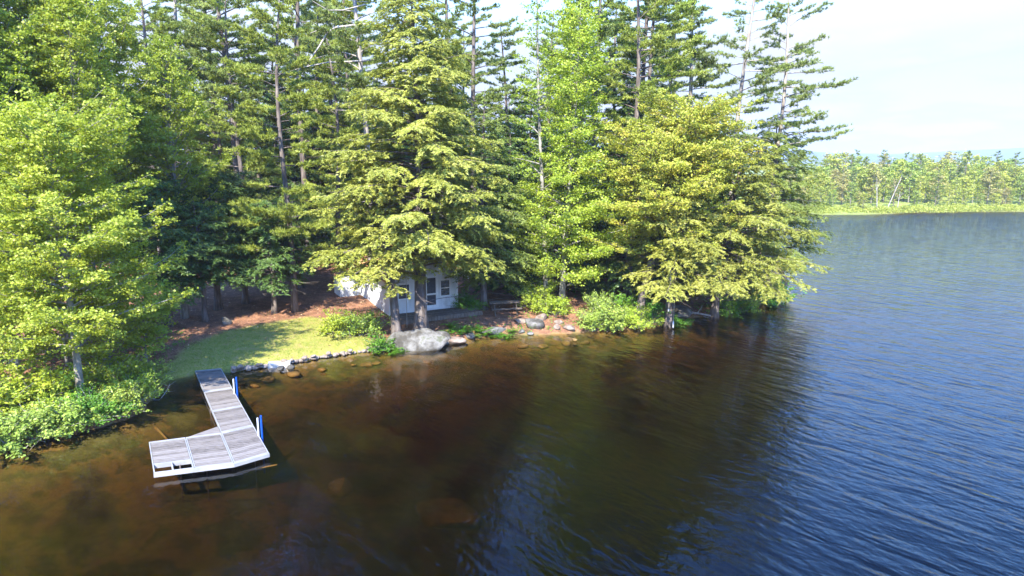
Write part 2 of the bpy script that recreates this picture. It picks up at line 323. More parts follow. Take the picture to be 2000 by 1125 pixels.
# ------------------------------------------------------------------ water
def water_mat():
    m, n, out = newmat('water')
    tc = n.nodes.new('ShaderNodeTexCoord'); obj = tc.outputs['Object']
    def ns(rot, sc, scale, detail=2, dist=0, rough=.5):
        mp = n.nodes.new('ShaderNodeMapping'); mp.vector_type = 'TEXTURE'; mp.inputs['Rotation'].default_value = (0, 0, rot); mp.inputs['Scale'].default_value = sc
        n.links.new(obj, mp.inputs[0])
        t = n.nodes.new('ShaderNodeTexNoise'); t.inputs['Scale'].default_value = scale; t.inputs['Detail'].default_value = detail
        t.inputs['Distortion'].default_value = dist; t.inputs['Roughness'].default_value = rough
        n.links.new(mp.outputs[0], t.inputs['Vector']); return t.outputs['Fac']
    # TEXTURE mapping: scale >1 stretches along that local axis. local x = wave travel direction
    w1 = ns(R(32), (1, 4.2, 1), 1.45, 2, .5)
    w2 = ns(R(50), (1, 3.0, 1), 3.3, 2, .4)
    w3 = ns(R(10), (1, 2.2, 1), 6.5, 2, .2)
    w4 = ns(R(70), (1, 3.0, 1), .55, 1, .2)
    def ma(a, k, c=None):
        q = n.nodes.new('ShaderNodeMath'); q.operation = 'MULTIPLY_ADD'; n.links.new(a, q.inputs[0]); q.inputs[1].default_value = k
        if c is not None: n.links.new(c, q.inputs[2])
        else: q.inputs[2].default_value = 0
        return q.outputs[0]
    h = ma(w1, .068, ma(w2, .026, ma(w4, .05, ma(w3, .010))))
    hs = ma(w3, .005, ma(w2, .006, ma(w1, .006)))
    # the open water to the right carries the larger wind ripples
    sp = n.nodes.new('ShaderNodeSeparateXYZ'); n.links.new(obj, sp.inputs[0])
    big = noise(n, .12, 2, vec=obj)
    ax = ma(sp.outputs[1], -.16, sp.outputs[0])
    ax = ma(big.outputs['Fac'], 6, ax)
    mr = n.nodes.new('ShaderNodeMapRange'); mr.inputs['From Min'].default_value = -9; mr.inputs['From Max'].default_value = 12; mr.inputs['To Min'].default_value = .14
    mr.interpolation_type = 'SMOOTHSTEP'; n.links.new(ax, mr.inputs['Value'])
    mf = n.nodes.new('ShaderNodeMapRange'); mf.inputs['From Min'].default_value = 40; mf.inputs['From Max'].default_value = 115; mf.inputs['To Min'].default_value = 1; mf.inputs['To Max'].default_value = 6
    n.links.new(sp.outputs[1], mf.inputs['Value']); hm = n.nodes.new('ShaderNodeMath'); hm.operation = 'MULTIPLY'; n.links.new(h, hm.inputs[0]); n.links.new(mf.outputs[0], hm.inputs[1]); h = hm.outputs[0]
    mul = n.nodes.new('ShaderNodeMath'); mul.operation = 'MULTIPLY_ADD'; n.links.new(h, mul.inputs[0]); n.links.new(mr.outputs[0], mul.inputs[1]); n.links.new(hs, mul.inputs[2])
    bp = n.nodes.new('ShaderNodeBump'); bp.inputs['Strength'].default_value = 1; bp.inputs['Distance'].default_value = 1
    n.links.new(mul.outputs[0], bp.inputs['Height'])
    fr = n.nodes.new('ShaderNodeFresnel'); fr.inputs['IOR'].default_value = 1.33; n.links.new(bp.outputs[0], fr.inputs['Normal'])
    gl = n.nodes.new('ShaderNodeBsdfGlossy'); gl.inputs['Roughness'].default_value = .03; n.links.new(bp.outputs[0], gl.inputs['Normal'])
    tr = n.nodes.new('ShaderNodeBsdfTransparent'); tr.inputs[0].default_value = (.95, .93, .9, 1)
    mx = n.nodes.new('ShaderNodeMixShader'); n.links.new(fr.outputs[0], mx.inputs[0]); n.links.new(tr.outputs[0], mx.inputs[1]); n.links.new(gl.outputs[0], mx.inputs[2])
    n.links.new(mx.outputs[0], out.inputs[0])
    va = n.nodes.new('ShaderNodeVolumeAbsorption'); va.inputs['Color'].default_value = (.50, .39, .16, 1); va.inputs['Density'].default_value = 1.08
    n.links.new(va.outputs[0], out.inputs['Volume'])
    return m
b = MB(); b.box((-4400, -290, -5.2), (4400, 5300, 0)); wat = b.build('water', water_mat()); tag(wat, kind='structure')

# ------------------------------------------------------------------ foliage generators
UP = np.array([0, 0, 1.])
def norm(a): return a/(np.linalg.norm(a, axis=-1, keepdims=True)+1e-9)
def dirv(az, p): return np.array([math.cos(az)*math.cos(p), math.sin(az)*math.cos(p), math.sin(p)])
def limb_path(p0, az, pit0, pit1, L, n=6, curl=0., r=None, tip=0.):
    pts = [np.array(p0, float)]; a = az
    for k in range(n):
        t = (k+.5)/n; pit = pit0+(pit1-pit0)*t+(tip*(t-.6)/.4 if t > .6 else 0)
        a += curl/n; pts.append(pts[-1]+dirv(a, pit)*L/n)
    return np.array(pts)
def along(pts, t):
    x = t*(len(pts)-1); i = min(int(x), len(pts)-2); f = x-i
    return pts[i]*(1-f)+pts[i+1]*f, norm(pts[i+1]-pts[i])
def trunk_path(H, lean, r, n=14, bend=.15):
    ph = r.uniform(0, 6, 2); t = np.linspace(0, 1, n)
    return np.stack([lean[0]*t**1.3+bend*np.sin(t*5+ph[0])*t, lean[1]*t**1.3+bend*np.sin(t*4+ph[1])*t, H*t-(.25)*(t == 0)], 1)
def kite(mb, c, d, nrm, L, W):
    """diamond leaves"""
    s = norm(np.cross(d, nrm)); d2 = norm(d); L = L[:, None]; W = W[:, None]
    up = norm(np.cross(s, d2))
    v = np.stack([c-d2*L*.5, c+s*W*.5-d2*L*.05+up*W*.12, c+d2*L*.5, c-s*W*.5-d2*L*.05+up*W*.12], 1)
    k = np.arange(len(c))*4
    mb.add(v, np.stack([k, k+1, k+2, k+3], 1))
def blade(mb, c, d, nrm, L, W):
    s = norm(np.cross(d, nrm)); d = norm(d)
    v = np.stack([c+s*W[:, None]*.5, c+d*L[:, None], c-s*W[:, None]*.5], 1)
    k = np.arange(len(c))*3; mb.add(v, None, np.stack([k, k+1, k+2], 1))
def scatter(tw, per_m, sh, sv, r):
    """sample points along twig segments (p,d,L)"""
    p = np.array([t[0] for t in tw]); d = np.array([t[1] for t in tw]); L = np.array([t[2] for t in tw])
    n = np.maximum(1, (L*per_m+r.random(len(L))).astype(int)); idx = np.repeat(np.arange(len(L)), n)
    t = r.random(len(idx))
    c = p[idx]+d[idx]*(L[idx]*t)[:, None]+r.normal(0, 1, (len(idx), 3))*np.array([sh, sh, sv])
    return c, d[idx], t
def broadleaf(seed, H, rt, cb, prof, nl=90, lean=(0, 0), asym=(0, 0), leaf=.12, per_m=42, sub_sp=.32, sh=.11, sv=.055, pit=(45, 5), tip=.5, stems=None, upb=1.0, topth=1.0):
    r = np.random.default_rng(seed); tk = MB(); cr = MB()
    tp = trunk_path(H, lean, r); tt = np.linspace(0, 1, len(tp))
    tk.tube(tp, rt*(1-tt)**.8+.02+rt*.5*np.exp(-tt*40), 9)
    tw = []
    ga = r.uniform(0, 6)
    for k in range(nl):
        f = ((k+.5)/nl)**.85; h = cb+(H*.97-cb)*f
        ga += 2.4+r.normal(0, .35)
        L = prof(f)*r.uniform(.5, 1.25)*(1+asym[1]*math.cos(ga-asym[0]))
        if L < .3: L = .3
        o, _ = along(tp, h/H)
        p0 = R(pit[0]*(.5+.7*f)+r.normal(0, 8)); p1 = R(pit[1]+r.normal(0, 8)+30*max(0, f-.7))
        pts = limb_path(o, ga, p0, p1, L, 6, r.normal(0, .35), tip=tip)
        r0 = max(.012, min(rt*.45*(1-f*.7), L*.017)); tk.tube(pts, np.linspace(r0, .006, len(pts)), 5, False)
        ns = max(3, int(L/sub_sp)); side = 1
        for q in range(ns):
            s = .18+.82*(q+r.random()*.8)/ns; s = min(s, 1)
            if r.random() < .12: continue
            pp, dd = along(pts, s); side = -side
            az = math.atan2(dd[1], dd[0])+side*r.uniform(.45, 1.1); sl_ = r.uniform(.28, .5)*(L*(1-s)*.9+.75)
            pb = r.normal(.12, .22)
            sp = limb_path(pp, az, pb, pb-.1, sl_, 3, tip=.5*tip)
            if sl_ > .6: tk.tube(sp, np.linspace(.009, .004, 4), 3, False)
            for a_, b_ in zip(sp[:-1], sp[1:]): tw.append((a_, norm(b_-a_), np.linalg.norm(b_-a_)))
            for z in range(2):
                pa, da = along(sp, r.uniform(.3, .9)); az2 = math.atan2(da[1], da[0])+r.choice([-1, 1])*r.uniform(.5, 1)
                tw.append((pa, dirv(az2, r.normal(.1, .3)), sl_*.4))
        pe, de = along(pts, .95); tw.append((pe, de, .35))
    c, d, t = scatter(tw, per_m, sh, sv, r); n = len(c)
    rad = norm(c*np.array([1, 1, 0])-np.array([lean[0], lean[1], 0])*.5)
    nrm = norm(UP*upb*.75+rad*.6+r.normal(0, .5, (n, 3)))
    dd = norm(d*.5+r.normal(0, 1, (n, 3))*np.array([1, 1, .4]))
    L = leaf*r.uniform(.5, 1.45, n)
    kite(cr, c, dd, nrm, L, L*r.uniform(.6, .95, n))
    return tk.mesh('trunk', True), cr.mesh('crown')
def hemlock(seed, H, rt, cb, prof, nl=110, lean=(0, 0), asym=(0, 0), droop=(18, -28), sub_sp=.15, nd=.115, dens=42, gap=.1, bend=.15, frond=1.2):
    r = np.random.default_rng(seed); tk = MB(); cr = MB()
    tp = trunk_path(H, lean, r, bend=bend); tt = np.linspace(0, 1, len(tp))
    tk.tube(tp, rt*(1-tt)**.85+.015+rt*.6*np.exp(-tt*40), 10)
    tw = []; ga = r.uniform(0, 6)
    for k in range(nl):
        f = ((k+.5)/nl)**.95; h = cb+(H*.985-cb)*f; ga += 2.4+r.normal(0, .4)
        L = prof(f)*r.uniform(.6, 1.15)*(1+asym[1]*math.cos(ga-asym[0])); L = max(L, .25)
        o, _ = along(tp, h/H)
        pts = limb_path(o, ga, R(droop[0]+r.normal(0, 7)+30*f*f), R(droop[1]+r.normal(0, 8)+22*f), L, 7, r.normal(0, .3))
        r0 = max(.01, L*.012); tk.tube(pts, np.linspace(r0, .005, len(pts)), 5, False)
        ns = max(4, int(L/sub_sp)); side = 1
        for q in range(ns):
            s = .2+.8*(q+.5)/ns; side = -side
            if r.random() < gap: continue
            pp, dd = along(pts, s); w_ = math.sin(min(1, (s-.1)*1.25)*math.pi)**.5 if s < .9 else .45
            sl_ = frond*r.uniform(.6, 1.15)*min(1.3, .3*L+.25)*max(.3, w_)
            az = math.atan2(dd[1], dd[0])+side*r.uniform(.5, 1.0)
            p0 = r.normal(-.02, .15); p1 = p0-r.uniform(.4, .95)
            sp = limb_path(pp, az, p0, p1, sl_, 4)
            for a_, b_ in zip(sp[:-1], sp[1:]): tw.append((a_, norm(b_-a_), np.linalg.norm(b_-a_)))
            # tertiary sprays hanging off
            for z in range(int(sl_/.22)):
                pa, da = along(sp, r.uniform(.2, .95)); az2 = math.atan2(da[1], da[0])+r.choice([-1, 1])*r.uniform(.5, .95)
                tw.append((pa, dirv(az2, r.normal(-.35, .2)), r.uniform(.14, .3)))
    for k in range(16):          # bare dead limbs
        f = r.uniform(-.15, .6); h = cb+(H-cb)*f; o, _ = along(tp, max(.05, h/H)); L = prof(max(0, f))*r.uniform(.5, 1.0)
        pts = limb_path(o, r.uniform(0, 6.28), R(r.uniform(0, 20)), R(r.uniform(-30, 0)), L, 6, r.normal(0, .6)); tk.tube(pts, np.linspace(.022, .006, 7), 4, False)
        for z in range(5):
            pp, dd = along(pts, r.uniform(.4, 1)); q = limb_path(pp, math.atan2(dd[1], dd[0])+r.choice([-1, 1])*.8, r.normal(-.1, .3), r.normal(-.3, .3), L*.2, 3); tk.tube(q, np.linspace(.008, .004, 4), 3, False)
    c, d, t = scatter(tw, dens, .018, .018, r); n = len(c)
    side = r.choice([-1., 1.], n)[:, None]; sv = norm(np.cross(d, UP))*side
    dd = norm(d*.8+sv*.75+np.stack([r.normal(0, .2, n), r.normal(0, .2, n), r.normal(-.12, .25, n)], 1))
    nrm = norm(UP*.75+norm(c*np.array([1, 1, 0]))*.7+r.normal(0, .45, (n, 3)))
    L = nd*r.uniform(.7, 1.35, n); blade(cr, c, dd, nrm, L, L*.42)
    return tk.mesh('trunk', True), cr.mesh('crown')
def pine(seed, H, rt, cb, rad, nl=58, lean=(0, 0), asym=(0, 0), dens=15, plume=1.25, deadn=14, droop=(8, 2), tuft=.19, keep=1., prof=None):
    r = np.random.default_rng(seed); tk = MB(); cr = MB()
    tp = trunk_path(H, lean, r, bend=.38); tt = np.linspace(0, 1, len(tp))
    tk.tube(tp, rt*(1-tt)**.7+.03+rt*.35*np.exp(-tt*40), 10)
    tw = []; ga = r.uniform(0, 6)
    if prof is None: prof = lambda f: rad*(.75+.35*math.sin(f*3.1))*(1-.75*f**2.2)
    for k in range(deadn):       # bare dead limbs under the crown
        h = cb*r.uniform(.35, 1.15); ga += 2.4; o, _ = along(tp, h/H)
        L = r.uniform(.8, 2.6); pts = limb_path(o, ga, R(r.normal(5, 10)), R(r.normal(-5, 12)), L, 5, r.normal(0, .8))
        tk.tube(pts, np.linspace(.028, .008, len(pts)), 4, False)
        for z in range(3):
            pp, dd = along(pts, r.uniform(.4, .9)); q = limb_path(pp, math.atan2(dd[1], dd[0])+r.choice([-1, 1])*.8, r.normal(0, .3), r.normal(0, .3), L*.35, 3)
            tk.tube(q, np.linspace(.01, .005, len(q)), 3, False)
    for k in range(nl):
        f = (k//3*3+.5+(k % 3)*.5)/nl; f = min(f, 1); h = cb+(H*.98-cb)*f; ga += 2.1+r.normal(0, .4)
        if r.random() < .12: continue
        h = min(H*.98, h+r.normal(0, .22))
        L = prof(f)*r.uniform(.4, 1.3)*(1+asym[1]*math.cos(ga-asym[0])); L = max(L, .4)
        o, _ = along(tp, h/H)
        pts = limb_path(o, ga, R(droop[0]+r.normal(0, 11)+28*f*f), R(droop[1]+r.normal(0, 7)), L, 7, r.normal(0, .5), tip=.45)
        tk.tube(pts, np.linspace(max(.02, L*.014), .008, len(pts)), 5, False)
        ns = max(4, int(L/.2)); side = 1
        for q in range(ns):
            s = .32+.68*(q+.5)/ns; side = -side
            if r.random() > keep: continue
            pp, dd = along(pts, s); sl_ = plume*r.uniform(.3, .8)*min(1.2, .28*L+.25)
            az = math.atan2(dd[1], dd[0])+side*r.uniform(.35, .9)
            sp = limb_path(pp, az, r.normal(.1, .12), r.normal(.22, .15), sl_, 3)
            tk.tube(sp, np.linspace(.009, .004, 4), 3, False)
            for a_, b_ in zip(sp[:-1], sp[1:]): tw.append((a_, norm(b_-a_), np.linalg.norm(b_-a_)))
        pe, de = along(pts, .93); tw.append((pe, de, .4))
    c, d, t = scatter(tw, dens, .05, .035, r)
    K = 10; c = np.repeat(c, K, 0); d = np.repeat(d, K, 0); n = len(c)
    dd = norm(d*.55+UP*.28+r.normal(0, .55, (n, 3))); nrm = norm(r.normal(0, .7, (n, 3))+UP*.7)
    L = tuft*r.uniform(.7, 1.3, n); blade(cr, c+r.normal(0, .015, (n, 3)), dd, nrm, L, L*.17+.006)
    return tk.mesh('trunk', True), cr.mesh('crown')
def put_tree(name, label, cat, meshes, x, y, bark, leafm, rz=0, group=None, z=None, sc=1):
    zz = gz1(x, y) if z is None else z
    t = thing(name, label, cat, (x, y, zz-.03), rz, group); t.scale = (sc,)*3
    for nm, me, mt in (('trunk', meshes[0], bark), ('crown', meshes[1], leafm)):
        if not me.materials: me.materials.append(mt)
        o = bpy.data.objects.new(nm, me); C.objects.link(o); o.parent = t
    return t
def shrub(seed, rad, h, leaf=.08, per_m=60, nst=60, spread=1.0):
    r = np.random.default_rng(seed); tk = MB(); cr = MB(); tw = []
    for k in range(nst):
        az = r.uniform(0, 6.28); e = r.uniform(.25, 1.45); L = (rad*math.cos(e)+h*math.sin(e))*r.uniform(.7, 1.12)
        o = np.array([r.normal(0, rad*.15), r.normal(0, rad*.15), -.05])
        pts = limb_path(o, az, min(1.5, e+.25), e-.35, L, 5, r.normal(0, .4))
        tk.tube(pts, np.linspace(.014, .004, 6), 4, False)
        for q in range(7):
            s = r.uniform(.35, 1); pp, dd = along(pts, s); az2 = math.atan2(dd[1], dd[0])+r.normal(0, 1)
            tw.append((pp, dirv(az2, r.normal(.3, .4)), r.uniform(.12, .3)*max(.6, rad)))
    c, d, t = scatter(tw, per_m, .05, .035, r); n = len(c); ok = c[:, 2] > -.02; c = c[ok]; d = d[ok]; n = len(c)
    nrm = norm(UP+norm(c*np.array([1, 1, .3]))*.5+r.normal(0, .5, (n, 3))); dd = norm(d*.5+r.normal(0, 1, (n, 3))*np.array([1, 1, .5]))
    L = leaf*r.uniform(.7, 1.3, n); kite(cr, c, dd, nrm, L, L*.6)
    return tk.mesh('stems', True), cr.mesh('foliage')
def put_shrub(label, meshes, x, y, leafm, rz=0, group=None, sc=(1, 1, 1), cat='shrub', name='shrub'):
    t = thing(name, label, cat, (x, y, gz1(x, y)-.02), rz, group); t.scale = sc
    for nm, me, mt in (('stems', meshes[0], M['gbark']), ('foliage', meshes[1], leafm)):
        if not me.materials: me.materials.append(mt)
        o = bpy.data.objects.new(nm, me); C.objects.link(o); o.parent = t
        o.material_slots[0].link = 'OBJECT'; o.material_slots[0].material = mt
    return t
cone = lambda R0, pw=.8, b0=.75: (lambda f: R0*(b0+(1-b0)*min(1, f/.18))*(1-f)**pw+.15)
egg = lambda R0, pk=.35: (lambda f: R0*(.72+.28*math.sin(min(f/pk, 1)*math.pi/2))*math.sqrt(max(0.02, 1-max(0, (f-pk)/(1-pk))**1.8)))

# ------------------------------------------------------------------ hero trees
# left maples
put_tree('maple_tree', 'young bright yellow-green maple leaning over the left bank beside the dock', 'maple', broadleaf(11, 10.8, .13, 1.9, egg(3.9, .3), 125, asym=(-.1, .16), leaf=.098, per_m=60, upb=.7), *P(160, 792, .4)[:2], M['gbark'], M['maple'])
yb = 30.; put_tree('maple_tree', 'tall pale green maple filling the upper left corner behind the bank maple', 'maple', broadleaf(12, 17.5, .2, 4.5, egg(4.4, .4), 120, leaf=.1, per_m=66, pit=(65, 38), upb=.3), X(95, yb), yb, M['gbark'], M['maple'])
put_tree('maple_tree', 'tall maple standing between the upper left corner maple and the first pines', 'maple', broadleaf(13, 18., .19, 4.0, egg(3.7, .4), 115, leaf=.1, per_m=64, pit=(62, 35), upb=.3), X(235, 35), 35, M['gbark'], M['maple'])
put_tree('maple_tree', 'tall upswept maple with fine pale green leaves at the top left edge', 'maple', broadleaf(18, 16.5, .15, 5.5, egg(3.0, .4), 100, leaf=.1, per_m=60, pit=(68, 45), upb=.3), X(30, 27.5), 27.5, M['gbark'], M['maple'])
put_tree('maple_tree', 'slim pale green maple rising just behind the bank maple crown', 'maple', broadleaf(19, 15.5, .13, 5.0, egg(2.6, .4), 90, leaf=.1, per_m=60, pit=(65, 40), upb=.3), X(200, 29.5), 29.5, M['gbark'], M['maple'])
put_tree('maple_tree', 'medium maple with deep green lower leaves left of the dark hemlocks', 'maple', broadleaf(14, 14.6, .15, 3.0, egg(3.0, .35), 105, leaf=.1, per_m=60, pit=(55, 25), upb=.4), X(362, 36.5), 36.5, M['gbark'], M['maple'])
put_tree('maple_tree', 'maple cut off by the left edge of the view above the leafy bank', 'maple', broadleaf(15, 13.5, .16, 1.5, egg(3.9, .4), 110, leaf=.12, per_m=40), -21.5, 26.5, M['gbark'], M['maple2'])
put_tree('maple_tree', 'low spreading maple sapling under the bank maple at the left edge', 'maple', broadleaf(16, 5.6, .07, .6, egg(2.3, .35), 60, leaf=.11, per_m=46), X(40, 24.5), 24.6, M['gbark'], M['maple'])
put_tree('maple_tree', 'short maple sapling with low leaves right of the bank maple trunk', 'maple', broadleaf(17, 4.2, .05, .5, egg(1.7, .35), 45, leaf=.11, per_m=46), X(215, 27.2), 27.2, M['gbark'], M['maple2'])
for i, (px, y, H, lab) in enumerate(((285, 29.5, 3.6, 'leafy sapling at the shaded left end of the lawn'), (130, 28.5, 5.2, 'sapling filling the gap behind the bank maple trunk'), (55, 30, 5.5, 'sapling behind the bank shrubs near the left edge'), (215, 32.5, 6., 'sapling on the shaded ground behind the bank maple'))):
    put_tree('maple_sapling', lab, 'sapling', broadleaf(170+i, H, .05, .5, egg(1.9, .4), 46, leaf=.12, per_m=40), X(px, y), y, M['gbark'], M['maple2'])
# centre maples
put_tree('maple_tree', 'slender bright green maple with mottled trunk in the centre right of the big hemlock', 'maple', broadleaf(21, 17.8, .17, 1.0, lambda f: 3.9*(.8+.25*math.sin(f*9))*(1-f**2.5*.7), 160, lean=(.9, 0), leaf=.115, per_m=50, upb=.6, sh=.16, sv=.1, tip=.2), *P(1098, 582, 1.2)[:2], M['gbark'], M['maple2'])
put_tree('maple_tree', 'thin forked maple with open top rising just left of the mottled maple trunk', 'maple', broadleaf(22, 19.2, .14, 3.0, lambda f: 2.9*(1-f**1.5*.75), 72, lean=(-.8, 0), leaf=.115, per_m=36, upb=.6, sub_sp=.4, tip=.2), X(1066, 41.5), 41.5, M['gbark'], M['maple2'])
# big hemlocks
x, y = P(823, 648, .6)[:2]
put_tree('hemlock_tree', 'largest hemlock with thick straight trunk standing behind the big shore boulder', 'hemlock', hemlock(31, 18.3, .33, 3.75, lambda f: 5.5*(1-f)**.62*(.8+.2*min(1, f/.15))+.1, 200, asym=(3.0, .06), droop=(14, -22)), x, y, M['bark'], M['hemlock'])
x, y = P(775, 655, .6)[:2]
put_tree('hemlock_tree', 'hemlock with leaning trunk between the bright shrubs and the big boulder', 'hemlock', hemlock(32, 9.5, .25, 3.2, cone(2.9, .7), 75, lean=(-.9, .3), droop=(12, -25)), x, y, M['bark'], M['hemlock'])
put_tree('hemlock_tree', 'hemlock with low drooping skirts right of the cottage', 'hemlock', hemlock(33, 13.0, .2, 1.5, cone(3.2, .65), 125, asym=(-.8, .15), droop=(10, -30)), X(945, 40.5), 40.5, M['bark'], M['mhemlock'])
# right group
x, y = P(1247, 606, .9)[:2]
put_tree('maple_tree', 'wide olive and orange leaved tree topping the point right of the centre', 'tree', broadleaf(41, 12.4, .24, 3.4, egg(4.9, .45), 150, lean=(3.6, 1.2), leaf=.105, per_m=46, tip=.1, upb=.6), x, y, M['bark'], M['olive'])
x, y = P(1306, 624, .4)[:2]
put_tree('hemlock_tree', 'hemlock with short drooping boughs over the grassy boulder and hanging rope', 'hemlock', hemlock(42, 8.6, .24, 2.6, cone(3.6, .6), 95, lean=(.3, 0), asym=(-1.2, .15), droop=(14, -22), gap=.2), x, y, M['bark'], M['hemlock'])
x, y = P(1395, 604, .5)[:2]
put_tree('hemlock_tree', 'hemlock with long boughs hanging out over the open lake at the tip', 'hemlock', hemlock(43, 11.2, .24, 2.4, cone(4.9, .6), 135, lean=(1.2, 0), asym=(-.2, .28), droop=(10, -24), gap=.22), x, y, M['bark'], M['hemlock'])
put_tree('hemlock_tree', 'hemlock behind the tip of the point with its crown against the sky', 'hemlock', hemlock(44, 12.6, .2, 2.2, cone(4.3, .6), 110, asym=(0, .1), droop=(12, -20), gap=.2), 18.6, 49, M['bark'], M['mhemlock'])
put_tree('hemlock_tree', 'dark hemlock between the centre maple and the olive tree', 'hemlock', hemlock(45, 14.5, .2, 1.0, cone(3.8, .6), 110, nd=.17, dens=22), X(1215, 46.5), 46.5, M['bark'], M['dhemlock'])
# dark hemlocks left of the cottage, trunks on the brown ground
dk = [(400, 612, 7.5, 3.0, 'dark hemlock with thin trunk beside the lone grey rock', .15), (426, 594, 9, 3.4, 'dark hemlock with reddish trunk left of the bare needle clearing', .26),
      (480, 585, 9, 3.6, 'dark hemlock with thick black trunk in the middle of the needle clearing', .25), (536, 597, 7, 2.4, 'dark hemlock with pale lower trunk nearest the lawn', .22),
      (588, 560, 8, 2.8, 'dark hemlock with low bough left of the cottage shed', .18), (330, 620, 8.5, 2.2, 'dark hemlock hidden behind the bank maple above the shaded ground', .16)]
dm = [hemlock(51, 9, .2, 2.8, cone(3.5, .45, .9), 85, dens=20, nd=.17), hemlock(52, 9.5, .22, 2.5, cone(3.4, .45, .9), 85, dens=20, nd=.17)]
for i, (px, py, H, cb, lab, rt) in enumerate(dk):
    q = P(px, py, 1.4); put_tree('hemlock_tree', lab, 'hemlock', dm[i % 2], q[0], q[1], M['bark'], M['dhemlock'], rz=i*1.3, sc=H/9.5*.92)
# pines
pm = [pine(61, 26, .19, 13, 3.2), pine(62, 25, .2, 11, 3.4, keep=.9), pine(63, 27, .2, 14, 3.0, keep=.85)]
pn = [(372, 50, 0, 'white pine with pale bare upper trunk left of the twin dark pines', 'pbark'), (458, 47, 1, 'straight dark trunked pine right of the pale bare pine', 'bark'), (420, 57, 2, 'pine set back between the pale pine and the dark straight pine', 'bark'),
      (596, 49, 2, 'pine behind the bright young pine with trunk reaching the needle ground', 'bark'), (716, 43, 1, 'pale trunked pine with long bare limbs left of the big hemlock top', 'pbark'),
      (650, 60, 0, 'pine deep in the woods behind the long bare limbs', 'bark'), (926, 47, 1, 'open pine with dark trunk against the sky right of the big hemlock top', 'bark'),
      (882, 58, 2, 'thin far pine left of the open dark trunked pine', 'bark'), (1158, 46, 0, 'tall dark pine directly behind the centre maple', 'bark'),
      (1255, 52, 2, 'pine with leafy side boughs right of the centre maple', 'bark'), (1338, 50, 0, 'pale trunked pine over the left half of the olive tree', 'pbark'), (1300, 60, 1, 'pine set back behind the olive tree top', 'bark')]
for i, (px, y, k, lab, bk) in enumerate(pn):
    me = pm[k]
    t = put_tree('pine_tree', lab, 'pine', me, X(px, y, 9), y, M['bark'], M['pine'], rz=i*2.1+.5, sc=1+.05*math.sin(i*3))
    if bk == 'pbark':
        o = [c for c in t.children if c.name.startswith('trunk')][0]; o.material_slots[0].link = 'OBJECT'; o.material_slots[0].material = M['pbark']
b = MB()
for pl_, r0 in (([(714, 64), (656, 72), (640, 82), (624, 108), (600, 140), (576, 158), (532, 160)], .075), ([(714, 130), (640, 134), (592, 144), (556, 155)], .06), ([(656, 72), (630, 74), (606, 84)], .03), ([(600, 140), (612, 128), (640, 122)], .03), ([(714, 30), (670, 42), (640, 44), (610, 30)], .05)):
    q = [np.array([X(px, 42.4-.3*k, 9.2+42.4*(325-py)/FPX), 42.4-.3*k, 9.2+42.4*(325-py)/FPX]) for k, (px, py) in enumerate(pl_)]
    b.tube(q, np.linspace(r0, .015, len(q)), 5, False)
tp_ = [o for o in C.objects if o.get('label', '').startswith('pale trunked pine with long bare')][0]
bl = b.build('bare_limb', M['dead'], tp_, smooth=True); bl.matrix_parent_inverse = (Matrix.Translation(tp_.location) @ Matrix.Rotation(tp_.rotation_euler.z, 4, 'Z') @ Matrix.Scale(tp_.scale[0], 4)).inverted()
put_tree('pine_tree', 'bright young pine with layered yellow-green plumes left of the big hemlock', 'pine', pine(71, 17.5, .15, 3.6, 2.6, nl=96, dens=14, plume=1.35, deadn=4, asym=(-2, .15), prof=lambda f: 2.9*(1-.6*f**1.5)), X(560, 38.6, 9), 38.6, M['bark'], M['ypine'])
put_tree('pine_tree', 'half shaded young pine between the maple and the bright young pine', 'pine', pine(75, 19, .15, 4.0, 2.6, nl=90, dens=13, deadn=6, prof=lambda f: 2.7*(1-.5*f**1.5)), X(470, 46, 9), 46, M['bark'], M['ypine'])
put_tree('pine_tree', 'green pine filling the gap between the bright young pine and the big hemlock', 'pine', pine(76, 16, .15, 4.0, 2.6, nl=85, dens=13, deadn=6, prof=lambda f: 2.9*(1-.6*f**1.5)), X(655, 46, 9), 46, M['bark'], M['ypine'])
put_tree('pine_tree', 'pine with yellow-green plumes right of the centre maple top', 'pine', pine(72, 21, .22, 9, 3.0, nl=54, dens=12, plume=1.1, asym=(0, .2)), X(1235, 44, 9), 44, M['bark'], M['ypine'])
wind = dict(asym=(0, .4), keep=.7, dens=11, deadn=12)
put_tree('pine_tree', 'windswept pine with pale forked trunk second from the lake end', 'pine', pine(73, 24, .17, 9.5, 3.0, nl=62, lean=(.7, 0), asym=(0, .2), keep=.75, dens=11), X(1430, 48, 9), 48, M['pbark'], M['pine'])
put_tree('pine_tree', 'windswept pine at the lake end with long boughs swept right against the sky', 'pine', pine(74, 22, .16, 8.0, 3.1, nl=66, lean=(1.0, 0), **wind), X(1500, 49, 9), 49, M['pbark'], M['pine'])
fpn = [pine(77, 23, .17, 7.5, 3.2, nl=80, dens=14, plume=1.4, deadn=5), pine(78, 21, .16, 6.5, 3.0, nl=76, dens=14, plume=1.4, deadn=5)]
